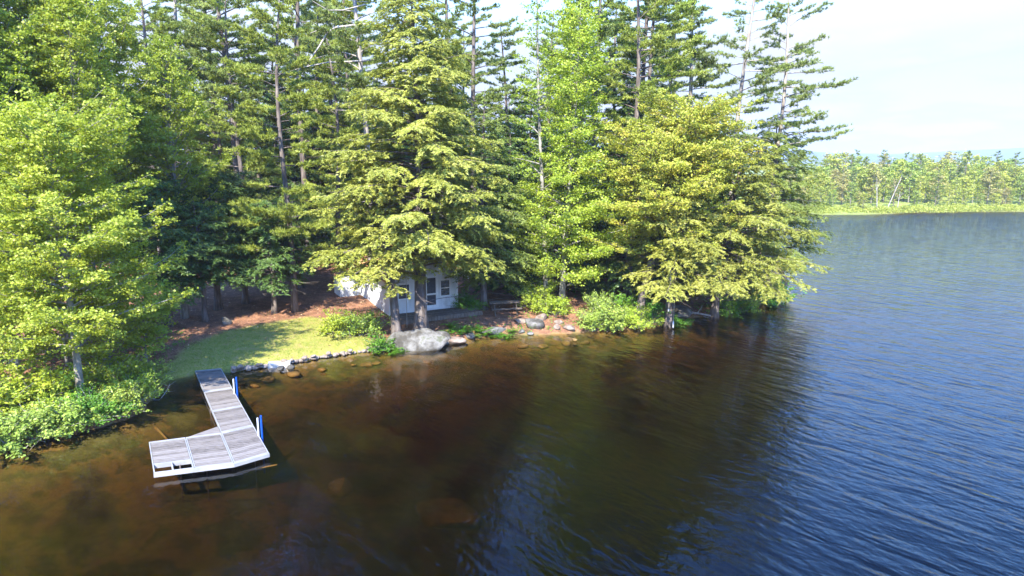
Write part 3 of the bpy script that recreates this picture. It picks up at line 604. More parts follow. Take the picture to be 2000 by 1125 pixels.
for i, (px, y, lab) in enumerate(((300, 46, 'full crowned pine behind the medium maple'), (505, 52, 'full crowned pine between the dark straight pine and the bright young pine'), (545, 60, 'full crowned pine far behind the bright young pine'), (630, 53, 'full crowned pine behind the long bare limbs'), (690, 50, 'full crowned pine at the left shoulder of the big hemlock'),
    (760, 56, 'full crowned pine behind the big hemlock top'), (860, 50, 'full crowned pine at the right shoulder of the big hemlock'), (985, 54, 'full crowned pine left of the thin forked maple'), (1130, 52, 'full crowned pine behind the centre maple top'), (1200, 55, 'full crowned pine right of the tall dark pine'), (395, 62, 'full crowned pine glimpsed between the left pines'), (200, 52, 'full crowned pine behind the tall left maples'), (430, 52, 'full crowned pine between the pale bare pine and the half shaded young pine'), (585, 55, 'full crowned pine just behind the bright young pine top'), (665, 63, 'full crowned pine in the gap left of the big hemlock, set far back'), (340, 55, 'full crowned pine left of the pale bare pine'), (905, 60, 'full crowned pine set back right of the big hemlock'), (1075, 60, 'full crowned pine set far back behind the forked maple'), (1270, 47, 'full crowned pine at the left top of the olive tree'))):
    put_tree('pine_tree', lab, 'pine', fpn[i % 2], X(px, y, 9), y, M['bark'], M['ypine'] if i % 3 == 0 else M['pine'], rz=i*2.3, sc=.92+.08*math.sin(i*5))
# back rows
r = np.random.default_rng(5)
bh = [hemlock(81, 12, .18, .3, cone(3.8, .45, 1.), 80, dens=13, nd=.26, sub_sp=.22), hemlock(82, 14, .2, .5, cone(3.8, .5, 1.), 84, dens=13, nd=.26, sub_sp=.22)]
bp_ = [pine(83, 22, .22, 8, 3.0, nl=40, dens=6, tuft=.2, deadn=6)]
k = 0
for row, (yy, pxs) in enumerate([(47, list(range(-120, 180, 80))+list(range(905, 1400, 78))), (53, list(range(-90, 300, 80))+list(range(640, 1400, 80))), (61, range(-60, 1440, 62)), (70, range(-60, 1420, 62)), (82, range(-40, 1400, 56)), (94, range(0, 1380, 56))]):
    for px in pxs:
        px += r.uniform(-30, 30); y = yy+r.uniform(-3, 3); x = X(px, y)
        if -12 < x < -3 and y < 52: continue
        k += 1
        if k % 11 == 0: put_tree('pine_tree', 'one of the tall pines deep in the woods behind the shoreline trees', 'pine', bp_[0], x, y, M['bark'], M['pine'], rz=r.uniform(0, 6), group='pines deep in the woods', sc=r.uniform(.85, 1.1))
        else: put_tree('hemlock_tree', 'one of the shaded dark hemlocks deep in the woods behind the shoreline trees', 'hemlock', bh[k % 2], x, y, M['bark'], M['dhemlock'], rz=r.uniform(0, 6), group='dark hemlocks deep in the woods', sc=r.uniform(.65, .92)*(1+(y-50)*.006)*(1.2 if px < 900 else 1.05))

# ------------------------------------------------------------------ cottage
CA = R(30); cx, cy = -7.0, 38.3
cz = .95
cot = thing('cottage', 'small white boarded cottage with gable roof behind the big hemlock trunk', 'cottage', (cx, cy, cz), CA)
W_, L_, WH, RH = 4.3, 6.3, 2.05, 1.15
b = MB(); T = .12
def wall_prism(mb, x0, y0, x1, y1, z0, z1): mb.box((x0, y0, z0), (x1, y1, z1))
wall_prism(b, 0, 0, W_, T, -.55, WH); wall_prism(b, 0, L_-T, W_, L_, -.55, WH)
wall_prism(b, 0, T, T, L_-T, -.55, WH); wall_prism(b, W_-T, T, W_, L_-T, -.55, WH)
for yy in (0, L_-T):
    v = [(0, yy, WH), (W_, yy, WH), (W_/2, yy, WH+RH), (0, yy+T, WH), (W_, yy+T, WH), (W_/2, yy+T, WH+RH)]
    b.add(v, [(0, 3, 5, 2), (1, 2, 5, 4)], [(0, 2, 1), (3, 4, 5)])
b.build('wall', M['siding'], cot)
def roof_slope(sgn, mat, lab):
    b = MB(); ov = .38; sl = RH/(W_/2); n = 30
    xa, xb = (-ov, W_/2) if sgn < 0 else (W_/2, W_+ov)
    za = WH-ov*sl+.03; zb = WH+RH+.03
    if sgn > 0: za, zb = zb, za
    # corrugated sheet, ribs run down the slope
    ysn = np.linspace(-.75, L_+.3, 160); hh = .018*np.cos(ysn*2*math.pi/.2)
    v = []
    for t_ in (0, .05): 
        for xx, zz in ((xa, za), (xb, zb)):
            v.append(np.stack([np.full(160, xx), ysn, zz+hh+t_], 1))
    v = np.concatenate(v); k = np.arange(159); f = [np.stack([k, k+1, 160+k+1, 160+k], 1), np.stack([320+k, 480+k, 480+k+1, 320+k+1], 1), np.stack([k, 320+k, 320+k+1, k+1], 1), np.stack([160+k, 160+k+1, 480+k+1, 480+k], 1)]
    f.append(np.array([[0, 160, 480, 320], [159, 479, 639, 319]]))
    b.add(v, np.concatenate(f)); b.build('roof', mat, cot, label=lab)
roof_slope(-1, M['needle_roof'], 'roof slope covered with orange pine needles'); roof_slope(1, M['roof'], 'bare grey corrugated metal roof slope')
# rake boards
b = MB()
for s in (-1, 1):
    xe = W_/2+s*(W_/2+.38); ze = WH-.38*RH/(W_/2)
    for a_, c_ in (((W_/2, WH+RH), (xe, ze)),):
        p0 = np.array([a_[0], -.77, a_[1]-.02]); p1 = np.array([c_[0], -.77, c_[1]-.02]); d_ = np.array([0, .03, 0]); dn = np.array([0, 0, -.14])
        v = [p0, p1, p1+dn, p0+dn, p0+d_, p1+d_, p1+dn+d_, p0+dn+d_]; b.add(v, [(0, 1, 2, 3), (4, 7, 6, 5), (0, 4, 5, 1), (1, 5, 6, 2), (2, 6, 7, 3), (3, 7, 4, 0)])
b.build('rake_board', M['trim'], cot)
for xx in (-.02, W_-.08):
    b = MB(); b.box((xx, -.02, -.5), (xx+.1, 0.08, WH-.02)); b.build('corner_board', M['trim'], cot)
def window_front(x0, x1, z0, z1, y=0):
    b = MB(); f = .07
    b.box((x0-f, y-.035, z0-f), (x1+f, y-.003, z0)); b.box((x0-f, y-.035, z1), (x1+f, y-.003, z1+f))
    b.box((x0-f, y-.035, z0), (x0, y-.003, z1)); b.box((x1, y-.035, z0), (x1+f, y-.003, z1)); b.box((x0, y-.03, (z0+z1)/2-.02), (x1, y-.003, (z0+z1)/2+.02))
    w0 = b.build('window', M['trim'], cot); g = MB(); g.box((x0, y-.015, z0), (x1, y-.004, z1)); g.build('pane', M['glass'], w0)
window_front(.55, 1.2, .75, 1.55); window_front(3.2, 3.75, .7, 1.6)
def window_side(y0, y1, z0, z1):
    b = MB(); f = .07; x = 0
    b.box((x-.035, y0-f, z0-f), (x-.003, y1+f, z0)); b.box((x-.035, y0-f, z1), (x-.003, y1+f, z1+f))
    b.box((x-.035, y0-f, z0), (x-.003, y0, z1)); b.box((x-.035, y1, z0), (x-.003, y1+f, z1)); b.box((x-.03, y0, (z0+z1)/2-.02), (x-.003, y1, (z0+z1)/2+.02))
    w0 = b.build('window', M['trim'], cot); g = MB(); g.box((x-.015, y0, z0), (x-.004, y1, z1)); g.build('pane', M['glass'], w0)
window_side(2.7, 3.3, .75, 1.6); window_side(5.2, 5.9, .2, 1.9)
b = MB(); x0, x1 = 2.2, 2.95
b.box((x0-.07, -.04, 0), (x0, -.003, 2.0)); b.box((x1, -.04, 0), (x1+.07, -.003, 2.0)); b.box((x0-.07, -.04, 1.93), (x1+.07, -.003, 2.0))
b.box((x0, -.05, .02), (x0+.09, -.006, 1.93)); b.box((x1-.09, -.05, .02), (x1, -.006, 1.93)); b.box((x0+.09, -.05, .02), (x1-.09, -.006, .2)); b.box((x0+.09, -.05, .8), (x1-.09, -.006, .9)); b.box((x0+.09, -.05, 1.82), (x1-.09, -.006, 1.93))
dr = b.build('screen_door', M['trim'], cot); b = MB(); b.box((x0+.09, -.03, .2), (x1-.09, -.008, .8)); b.box((x0+.09, -.03, .9), (x1-.09, -.008, 1.82)); b.build('screen', M['screen'], dr)
b = MB(); b.box((x0+.1, -.075, .95), (x0+.13, -.052, 1.1)); b.build('handle', M['deckwood'], dr)
b = MB(); b.box((1.62, -.03, 1.2), (1.82, -.004, 1.5)); pl = b.build('plaque', M['deckwood'], cot)
b = MB(); b.box((1.65, -.036, 1.24), (1.79, -.0302, 1.46)); b.build('plaque_face', M['trim'], pl)
b = MB(); b.box((-1.35, 5.3, -.25), (-.003, 6.6, 1.45)); v = [(-1.45, 5.2, 1.46), (-.004, 5.2, 1.75), (-.004, 6.7, 1.75), (-1.45, 6.7, 1.46)]
sh_ = b.build('lean_to_shed', M['siding'], cot); b = MB(); vv = np.array(v, float); b.add(np.vstack([vv, vv+[0, 0, .06]]), [(0, 3, 2, 1), (4, 5, 6, 7), (0, 1, 5, 4), (1, 2, 6, 5), (2, 3, 7, 6), (3, 0, 4, 7)]); b.build('shed_roof', M['needle_roof'], sh_)
for yy in (5.35, 6.4):
    b = MB(); b.box((-1.3, yy, -.9), (-1.15, yy+.15, -.251)); b.build('foundation_post', M['deckwood'], cot)
# deck
dk_ = thing('front_deck', 'low weathered wooden deck along the front of the cottage', 'deck', (cx, cy, cz), CA)
b = MB(); nb = 34; xw = 4.95/nb
for i in range(12): b.box((.05, -1.75+i*.14, -.14), (5.0, -1.62+i*.14, -.1+.004*(i % 3)))
b.build('deck_boards', M['deckwood'], dk_)
b = MB(); b.box((.05, -1.80, -.34), (5.0, -1.755, -.12)); b.box((.0, -1.78, -.34), (.045, -.05, -.12)); b.box((5.005, -1.78, -.34), (5.05, -.05, -.12)); b.build('rim_joist', M['deckwood'], dk_)
for xx in (.1, 1.0, 1.9, 2.8, 3.7, 4.8):
    b = MB(); b.box((xx, -1.74, -1.0), (xx+.14, -1.6, -.145)); b.build('post', M['deckwood'], dk_)

# ------------------------------------------------------------------ dock
sunk = []
dock = thing('dock', 'weathered L-shaped plank dock with white metal frame reaching out from the lawn', 'dock', (-10.5, 24, 0))
O = np.array([-10.5, 24.])
def W2(px, py, z=.20): return P(px, py, z)[:2]-O
A0, A1 = W2(380, 724), W2(432, 719); B0, B1 = W2(457, 905), W2(526, 885)
C0 = W2(432, 845)
def lerp(a, b, t): return a+(b-a)*t
def panel(q, name, planks_along, nP, gaps=None, zt=.20, skip=None):
    """q: a,b,c,d ccw corners; planks run a->b, stacked from a/b to d/c"""
    a, b_, c, d = [np.array(v, float) for v in q]
    m = MB(); rr = np.random.default_rng(int(abs(a[0]*100)))
    for i in range(nP):
        t0 = .035+.93*i/nP; t1 = .035+.93*(i+1)/nP-.008
        if skip and skip(i/nP): continue
        l0, l1 = lerp(a, d, t0), lerp(a, d, t1); r0, r1 = lerp(b_, c, t0), lerp(b_, c, t1)
        e0, e1 = .035, .965
        m.prism([lerp(l0, r0, e0), lerp(l0, r0, e1), lerp(l1, r1, e1), lerp(l1, r1, e0)], zt-.035, zt-.006+rr.uniform(-.004, .006))
    s = m.build(name, M['plank'], dock)
    fr = MB(); ww = .055
    cen = (a+b_+c+d)/4
    pts = [a, b_, c, d]
    inn = [cen+(p-cen)*(1-ww*1.0) for p in pts]
    for i in range(4):
        j = (i+1) % 4; fr.prism([pts[i], pts[j], inn[j], inn[i]], zt-.10, zt+.004)
    return s, fr
def shrink(q, k=.985):
    c = sum(np.array(v) for v in q)/len(q); return [c+(np.array(v)-c)*k for v in q]
fr_t = [0, .262, .50, .745, 1.0]
# walkway: left edge A0->B0, right edge A1->B1
tl = np.linalg.norm(C0-A0)/np.linalg.norm(B0-A0); fr_t = [0, tl*.36, tl*.68, tl, 1]
fr_t = [0, .30, .53, .745, 1.0]
tl = .745
for i in range(4):
    t0, t1 = fr_t[i], fr_t[i+1]
    q = shrink([lerp(A0, B0, t1), lerp(A1, B1, t1), lerp(A1, B1, t0), lerp(A0, B0, t0)])
    s, fr = panel(q, 'deck_section', 0, 18); fr.build('frame', M['alu'], s)
E0, E1 = lerp(A0, B0, tl), B0
D0, D1 = W2(290, 863), W2(300, 925)
mid0, mid1 = lerp(E0, D0, .5), lerp(E1, D1, .5)
q = shrink([mid1, E1, E0, mid0]); s, fr = panel(q, 'deck_section', 0, 18); fr.build('frame', M['alu'], s)
q = shrink([D1, mid1, mid0, D0]); s, fr = panel(q, 'deck_section', 0, 18, skip=lambda t: t < .25)
a, b_, c, d = q; l0, r0 = lerp(a, d, .285), lerp(b_, c, .285)
fr.prism([lerp(a, d, .26), lerp(b_, c, .26), r0, l0], .06, .196)
mm_ = lerp(a, b_, .48); mn = lerp(l0, r0, .48); e_ = (b_-a)*.018
fr.prism([mm_-e_, mm_+e_, mn+e_, mn-e_], .06, .195)
fr.build('frame', M['alu'], s); s['label'] = 'end dock section with two open slots where planks are missing'
# fascia at the outer side
b = MB(); f0 = B1+(B1-D1)*.004; dd = (D1-B1)/np.linalg.norm(D1-B1); nn = np.array([dd[1], -dd[0]]); nn = nn if nn[1] < 0 else -nn
q = [D1+nn*.005+0*dd, B0+nn*.005, B0+nn*.06, D1+nn*.06]; b.prism(q, .095, .205)
q = [B0+nn*.005, B1+nn*.005, B1+nn*.06, B0+nn*.06]; b.prism(q, .095, .205)
b.build('fascia', M['alu'], dock)
g0, g1, g2 = W2(383, 851), W2(427, 831), E0+np.array([-.05, -.0])
m = MB(); m.prism([lerp(E0, D0, .48), lerp(E0, A0, .0)+np.array([-.01, .0]), lerp(E0, A0, .085)], .15, .185); m.build('corner_gusset', M['plank'], dock)
m = MB()
# dock legs
for p_ in (lerp(A0, B0, .3), lerp(A1, B1, .3), lerp(A0, B0, .745), lerp(A1, B1, .745), B1, D0, D1, mid1):
    m = MB(); zb = gz1(p_[0]+O[0], p_[1]+O[1])-.1; c_ = p_*.66+(lerp(A0, B0, .7)*.5+E1*.5)*.34; m.tube([(c_[0], c_[1], zb), (c_[0], c_[1], .14)], .02, 8); m.build('leg', M['bark'], dock)
# blue and white bumper posts
for (px, py, top) in ((461, 768, .98), (509, 850, 1.0)):
    p_ = P(px, py, .2)[:2]-O; m = MB(); m.tube([(p_[0]+.05, p_[1], gz1(p_[0]+O[0], p_[1]+O[1])), (p_[0]+.05, p_[1], .3), (p_[0]+.05, p_[1], top-.1)], .034, 12)
    po = m.build('bumper_post', M['blue'], dock, smooth=False, label='blue post at the edge of the dock')
    m = MB(); m.tube([(p_[0]-.055, p_[1]-.03, .05), (p_[0]-.055, p_[1]-.03, top-.17)], .03, 10); m.build('white_pipe', M['white'], po, label='white pipe strapped to the blue post')
# sunken things
for i, (px, py, zz, sx, lab) in enumerate(((868, 992, -1.75, 1.2, 'large orange-brown stone lying under water at the bottom centre'), (662, 942, -1.25, .55, 'small orange stone under water below the dock end'), (590, 985, -1.7, .8, 'dim brown stone under water below the dock'))):
    q = P(px, py, zz); sunk.append((q, sx, lab))
q = P(293, 823, -.35); q1 = P(326, 858, -.35); b = MB(); b.tube([(0, 0, -.12), tuple((q1-q)*.5), tuple(q1-q)], [.045, .05, .035], 7); o = b.build('sunken_pole', M['tan']); o.location = q; tag(o, 'yellowish pole lying under water left of the dock', 'pole')
q0 = P(462, 910, -.1); b = MB(); b.tube([(0, 0, -.12), (.5, .2, -.1), (1.1, .48, -.08)], .022, 6); o = b.build('sunken_pole', M['tan']); o.location = (q0[0], q0[1], -.2); tag(o, 'thin yellow pole under water along the outer edge of the dock', 'pole')

# ------------------------------------------------------------------ rocks
def rock(seed, sx, sy, sz, mat, name, label, x, y, z, rz=0, group=None, sub=4, amp=.22, cat='rock'):
    bm = bmesh.new(); bmesh.ops.create_icosphere(bm, subdivisions=sub, radius=1)
    r = np.random.default_rng(seed); pl = r.normal(0, 1, (9, 3)); pl /= np.linalg.norm(pl, axis=1)[:, None]; cut = r.uniform(.5, .85, 9)
    ph = r.uniform(0, 6, (6, 3)); fq = r.uniform(1.5, 4.5, (6, 3))
    for v in bm.verts:
        c = np.array(v.co)
        for p_, k in zip(pl, cut):
            e = c@p_-k
            if e > 0: c = c-p_*e*.9
        s = sum(math.sin(c@fq[q]+ph[q][0]) for q in range(6))/6
        c = c*(1+amp*s*.5); v.co = Vector(c*np.array([sx, sy, sz]))
    me = bpy.data.meshes.new(name); bm.to_mesh(me); bm.free(); me.materials.append(mat)
    for p_ in me.polygons: p_.use_smooth = True
    o = bpy.data.objects.new(name, me); C.objects.link(o); o.location = (x, y, z); o.rotation_euler = (0, 0, rz)
    return tag(o, label, cat, group)
for i, (q, sx, lab) in enumerate(sunk): rock(700+i, sx, sx*.8, .5, M['orock'], 'sunken_stone', lab, q[0], q[1], q[2]-.3, i, cat='stone', amp=.1)
rr_ = np.random.default_rng(77)
for i in range(26):
    px = rr_.uniform(470, 1250); py = np.interp(px, [470, 640, 750, 860, 1040, 1250], [728, 702, 690, 684, 662, 648])+rr_.uniform(6, 42)**1.0
    q = P(px, py, -.4); g = gz1(q[0], q[1]); q = P(px, py, g); s_ = rr_.uniform(.12, .34)
    rock(800+i, s_*1.3, s_, s_*.5, M['orock'], 'sunken_stone', 'one of the brown stones lying under shallow water along the shore', q[0], q[1], g+.02, rr_.uniform(0, 6), 'stones under water along the shore', sub=2, cat='stone')
q = P(822, 668, .35); rock(98, 1.75, 1.0, .9, M['rock'], 'boulder', 'largest grey boulder at the waterline under the big hemlock trunk', q[0]-.1, q[1]+.35, .3, R(8), cat='boulder')
RK = [(883, 668, .75, .4, .3, 'flat pale rock just right of the largest boulder', .1), (962, 652, .95, .5, .28, 'long flat shore rock below the ferns', .1), (918, 658, .35, .3, .2, 'small shore rock between the two flat rocks', .1),
      (1042, 640, .75, .55, .42, 'angular grey rock below the picnic table', .25), (1018, 614, .45, .3, .22, 'low pale rock nearest the picnic table', .9), (1058, 607, .4, .35, .32, 'upright pale rock beside the yellow-green shrub', 1.0),
      (1092, 620, .35, .3, .22, 'pale rock on the bare bank left of the shore shrubs', .7), (1086, 646, .3, .25, .2, 'small reddish rock at the waterline left of the shore shrubs', .1), (1112, 645, .4, .3, .22, 'rounded reddish rock touching the shore shrubs', .15),
      (1036, 655, .2, .2, .1, 'tiny rock awash in front of the angular grey rock', 0.), (1020, 650, .28, .2, .15, 'small rock left of the angular grey rock', .1), (1325, 622, 1.5, .9, .5, 'broad mossy boulder under the hemlock with the hanging rope', .12),
      (440, 612, .36, .32, .3, 'lone grey rock on the shaded needle ground', 1.45), (862, 655, .6, .5, .45, 'brown-grey rock against the right side of the largest boulder', .45), (565, 707, .2, .16, .14, 'grey rock beside the concrete step', .3),
      (546, 704, .26, .17, .11, 'pale smooth rock on top of the concrete step edge', .42)]
for i, (px, py, sx, sy, sz, lab, z) in enumerate(RK):
    q = P(px, py, z); g = gz1(q[0], q[1]+sy*.3); rock(200+i, sx, sy, sz, M['rrock'] if 'reddish' in lab or 'pale rock' in lab else M['rock'], 'rock', lab, q[0], q[1]+sy*.3, max(g, 0)+sz*.25, i*.7, sub=3)
k = 0; r = np.random.default_rng(9)
wall = [(452, 726), (500, 719), (525, 716), (575, 708), (640, 697), (700, 689), (742, 684)]
for (a, c) in zip(wall[:-1], wall[1:]):
    n = max(2, int(math.hypot(c[0]-a[0], c[1]-a[1])/8))
    for t in range(n):
        f = (t+r.random()*.6)/n; px = a[0]+(c[0]-a[0])*f; py = a[1]+(c[1]-a[1])*f
        for lay in range(1+(r.random() < .45)):
            q = P(px, py-3-lay*4, .1+lay*.14); s = r.uniform(.09, .21)*(1-.15*lay)
            rock(300+k, s*1.25, s, s*.75, M['rrock'], 'wall_stone', 'one of the small reddish stones edging the lawn along the water', q[0], q[1], .08+lay*.15, r.uniform(0, 6), 'stones edging the lawn', sub=2, cat='stone'); k += 1
b = MB(); b.box((-.5, -.24, -.3), (.5, .24, .16)); o = b.build('concrete_step', M['concrete']); q = P(545, 712, .1); o.location = (q[0], q[1]+.05, .05); o.rotation_euler = (0, 0, R(14)); tag(o, 'pale concrete step set into the stone edge right of the dock', 'step')
md = o.modifiers.new('b', 'BEVEL'); md.width = .02

# ------------------------------------------------------------------ shrubs and ferns
sm = [shrub(91, .75, .8), shrub(92, .8, .75, leaf=.07), shrub(93, .7, .9, leaf=.09, per_m=45), shrub(94, .8, .7, leaf=.06, per_m=75)]
SB = [(668, 640, .9, 'shrub', 1.15, 'leftmost bright yellow-green shrub at the cottage corner'), (705, 638, .9, 'pshrub', 1.25, 'pale olive shrub in the middle of the cottage corner clump'), (742, 655, .8, 'fern', .8, 'small bright green shrub at the foot of the leaning trunk'),
      (1052, 588, 1.1, 'shrub', 1.5, 'yellow-green shrub right of the picnic table'), (1085, 600, 1.0, 'shrub', 1.1, 'shrub at the foot of the mottled maple'), (1155, 630, .5, 'pshrub', 1.05, 'pale shrub at the left end of the shore clump'),
      (1195, 628, .5, 'pshrub', 1.25, 'pale yellow shrub in the middle of the shore clump'), (1240, 625, .5, 'shrub', 1.2, 'bright shrub right of the middle of the shore clump'), (1270, 615, .5, 'fern', 1.0, 'fresh green shrub beside the mossy boulder'), (1168, 610, .8, 'pshrub', .95, 'tall pale sprig behind the shore clump'),
      (1215, 596, 1.0, 'fern', 1.1, 'shaded green shrub left of the curved trunk'), (1320, 612, .6, 'fern', .8, 'green growth on top of the mossy boulder'), (1420, 600, .4, 'fern', 1.2, 'dark green shrub under the long lake boughs'), (1455, 594, .4, 'shrub', 1.1, 'bright shrub at the tip of the point'), (1500, 580, .4, 'fern', 1.6, 'bush at the far right end of the point bank'),
      (915, 595, 1., 'fern', 1.0, 'green shrub at the right corner of the cottage'),
      (20, 855, .3, 'pshrub', 1.2, 'pale green bank shrub at the left edge of the view'), (75, 840, .3, 'pshrub', 1.1, 'second pale bank shrub from the left edge'), (130, 832, .3, 'pshrub', 1.05, 'pale bank shrub left of the maple trunk'), (185, 815, .3, 'fern', 1.1, 'green bank shrub right of the maple trunk'), (235, 800, .3, 'pshrub', 1.0, 'leafy bank shrub nearest the dead twigs'),
      (262, 775, .4, 'shrub', 1.1, 'bright bank shrub above the dead twigs'), (60, 800, .5, 'maple2', 1.3, 'bright shrub behind the pale bank shrubs at the left'), (0, 815, .4, 'shrub', 1.4, 'tall shrub at the left edge of the view'), (110, 790, .5, 'shrub', 1.3, 'shrub in front of the bank maple trunk'), (225, 760, .5, 'maple2', 1.4, 'dense shrub behind the leafy bank shrubs'), (290, 745, .4, 'pshrub', .9, 'thin olive shrub at the shaded edge of the lawn')]
for i, (px, py, z, mt, sc, lab) in enumerate(SB):
    q = P(px, py, z); put_shrub(lab, sm[i % 4], q[0], q[1], M[mt], rz=i*1.7, sc=(sc*1.22, sc*1.22, sc*1.2*(1.6 if 'tall pale' in lab else 1)))
def fern(seed, n=16, L=.5):
    r = np.random.default_rng(seed); cr = MB(); tw = []
    for k in range(n):
        p = limb_path((r.normal(0, .05), r.normal(0, .05), 0), r.uniform(0, 6.28), r.uniform(.8, 1.4), r.uniform(-.5, .1), L*r.uniform(.7, 1.2), 6)
        for a_, b_ in zip(p[:-1], p[1:]): tw.append((a_, norm(b_-a_), np.linalg.norm(b_-a_)))
    c, d, t = scatter(tw, 60, .005, .005, r); s = norm(np.cross(d, UP))*r.choice([-1., 1.], len(c))[:, None]
    blade(cr, c, norm(s+d*.4), np.tile(UP, (len(c), 1)), .11*r.uniform(.6, 1.1, len(c)), np.full(len(c), .03)); return cr.mesh('fern')
fm = [fern(1), fern(2), fern(3, 20, .6)]
r = np.random.default_rng(3)
for i, (px, py, z) in enumerate([(772, 668, .4), (782, 676, .25), (765, 676, .3), (868, 648, .5), (885, 643, .5), (900, 648, .4), (915, 645, .4), (930, 646, .4), (945, 640, .5), (958, 644, .4), (975, 640, .5), (990, 644, .4), (1002, 640, .4), (905, 636, .6), (880, 636, .6), (930, 636, .6)]):
    q = P(px, py, z); me = fm[i % 3]
    if not me.materials: me.materials.append(M['fern'])
    o = bpy.data.objects.new('fern', me); C.objects.link(o); o.location = (q[0], q[1], gz1(q[0], q[1])); o.rotation_euler = (0, 0, i*1.1); s = r.uniform(.8, 1.3); o.scale = (s, s, s)
    if i < 3: tag(o, 'one of the three green ferns at the left foot of the largest boulder', 'fern', 'ferns at the left foot of the boulder')
    else: tag(o, 'one of the green ferns on the bank between the cottage deck and the flat rocks', 'fern', 'ferns below the deck')
# dead bushes and drift wood
def twigs(seed, n, L, th=.02, pit=(.2, 1.3)):
    r = np.random.default_rng(seed); m = MB()
    for k in range(n):
        p = limb_path((0, 0, -.05), r.uniform(0, 6.28), r.uniform(*pit), r.uniform(-.1, 1), L*r.uniform(.5, 1.1), 6, r.normal(0, 1.2)); m.tube(p, np.linspace(th, .004, 7), 4, False)
        for z in range(4):
            pp, dd = along(p, r.uniform(.3, .9)); q = limb_path(pp, math.atan2(dd[1], dd[0])+r.normal(0, .9), r.normal(.4, .4), r.normal(.4, .4), L*.4, 3); m.tube(q, np.linspace(th*.4, .003, 4), 3, False)
    return m
for (px, py, z, n, L, lab) in ((300, 742, .3, 6, 1.3, 'bare grey dead bush at the left end of the lawn'), (310, 779, .0, 3, .9, 'dead branch sticking out over the water left of the dock'), (1378, 618, .05, 4, 1.1, 'dead branches trailing in the water under the long lake boughs')):
    q = P(px, py, z); o = twigs(px, n, L, pit=(.2, 1.3) if z > .2 else (.0, .25)).build('dead_branch', M['dead']); o.location = q; tag(o, lab, 'dead branch')
q = P(1345, 616, .1); b = MB(); b.tube([(-.6, 0, .12), (0, .1, .18), (.7, 0, .1), (1.3, -.15, .02), (1.7, -.1, 0)], [.09, .08, .07, .05, .02], 8); b.tube([(.5, 0, .1), (.8, .2, .4), (.9, .3, .6)], [.04, .03, .01], 5); o = b.build('driftwood_log', M['dead'], smooth=True); o.location = q; tag(o, 'grey driftwood log at the waterline right of the mossy boulder', 'log')
# hanging ropes
for (px, py, z0, z1, lab, fl) in ((795, 640, .55, 3.9, 'thin rope hanging beside the big hemlock trunk', 0), (1306, 606, 1.3, 3.6, 'rope hanging over the mossy boulder', 1), (1315, 634, .25, 3.6, 'longer rope with white float hanging to the water by the mossy boulder', 2)):
    q = P(px, py, z0); t = thing('hanging_rope', lab, 'rope', (q[0], q[1], z0)); b = MB(); b.tube([(0, 0, 0), (.01, 0, (z1-z0)/2), (.03, 0, z1-z0)], .014, 5); b.build('rope', M['rope'], t)
    if fl:
        b = MB(); h = .18 if fl == 1 else .42; b.tube([(0, 0, -h/2), (0, 0, -h/2+.05), (0, 0, h/2-.05), (0, 0, h/2)], [.02, .045, .045, .02], 10); b.build('float', M['white'], t, smooth=True)
# picnic table
q = P(985, 600, 1.05); g = gz1(q[0], q[1])
pt = thing('picnic_table', 'old wooden picnic table on the needle ground right of the cottage', 'picnic table', (q[0], q[1]+.3, g), R(12))
b = MB()
for i in range(5): b.box((-.9, -.38+i*.155, .70), (.9, -.24+i*.155, .74))
b.build('table_top', M['deckwood'], pt)
for s in (-1, 1):
    b = MB(); b.box((-.9, s*.72-.13, .42), (.9, s*.72-.005, .46)); b.box((-.9, s*.72+.005, .42), (.9, s*.72+.13, .46)); b.build('bench', M['deckwood'], pt)
for s in (-.65, .65):
    for e in (-1, 1):
        b = MB(); b.tube([(s, e*.62, 0), (s, e*.2, .7)], .04, 4); b.build('leg', M['deckwood'], pt)
    b = MB(); b.box((s+.03, -.8, .36), (s+.08, .8, .419)); b.build('cross_brace', M['deckwood'], pt)

# ------------------------------------------------------------------ grass and litter
r = np.random.default_rng(21); n = 60000
x = r.uniform(-17, -5, n); y = r.uniform(27, 43, n); mk = polymask(lawn, x, y, 1.4); ok = (mk+r.normal(0, .25, n)+.22*wob(x*1.1, y*1.3) > .6) & (sdist(x, y) > .25); x = x[ok]; y = y[ok]; z = gz(x, y); n = len(x)
b = MB(); c = np.stack([x, y, z-.01], 1); d = norm(np.stack([r.normal(0, .35, n), r.normal(0, .35, n), np.ones(n)], 1)); blade(b, c, d, norm(r.normal(0, 1, (n, 3))*np.array([1, 1, .1])), r.uniform(.03, .085, n), np.full(n, .022))
g_ = b.build('grass', leaf_mat('grass_blade', [(0, (.12, .17, .025)), (.5, (.22, .27, .045)), (1, (.34, .35, .10))], .3)); tag(g_, 'short sunlit grass of the lawn by the dock', 'grass', kind='stuff')
n = 9000; x = r.uniform(-20, 12, n); y = r.uniform(28, 58, n); ok = (sdist(x, y) > .3) & (polymask(lawn, x, y, 1.5) < r.uniform(0, 1.3, n)); x = x[ok]; y = y[ok]; n = len(x)
b = MB(); kite(b, np.stack([x, y, gz(x, y)+.012], 1), norm(r.normal(0, 1, (n, 3))*np.array([1, 1, .08])), norm(UP+r.normal(0, .25, (n, 3))), r.uniform(.05, .2, n), r.uniform(.02, .09, n))
o = b.build('leaf_litter', surf_mat('litter', [(.2, (.07, .035, .02)), (.5, (.26, .15, .08)), (.8, (.5, .38, .22))], 3, bump=0, island=.7)); tag(o, 'dead leaves and twigs scattered on the needle covered ground', 'leaf litter', kind='stuff')
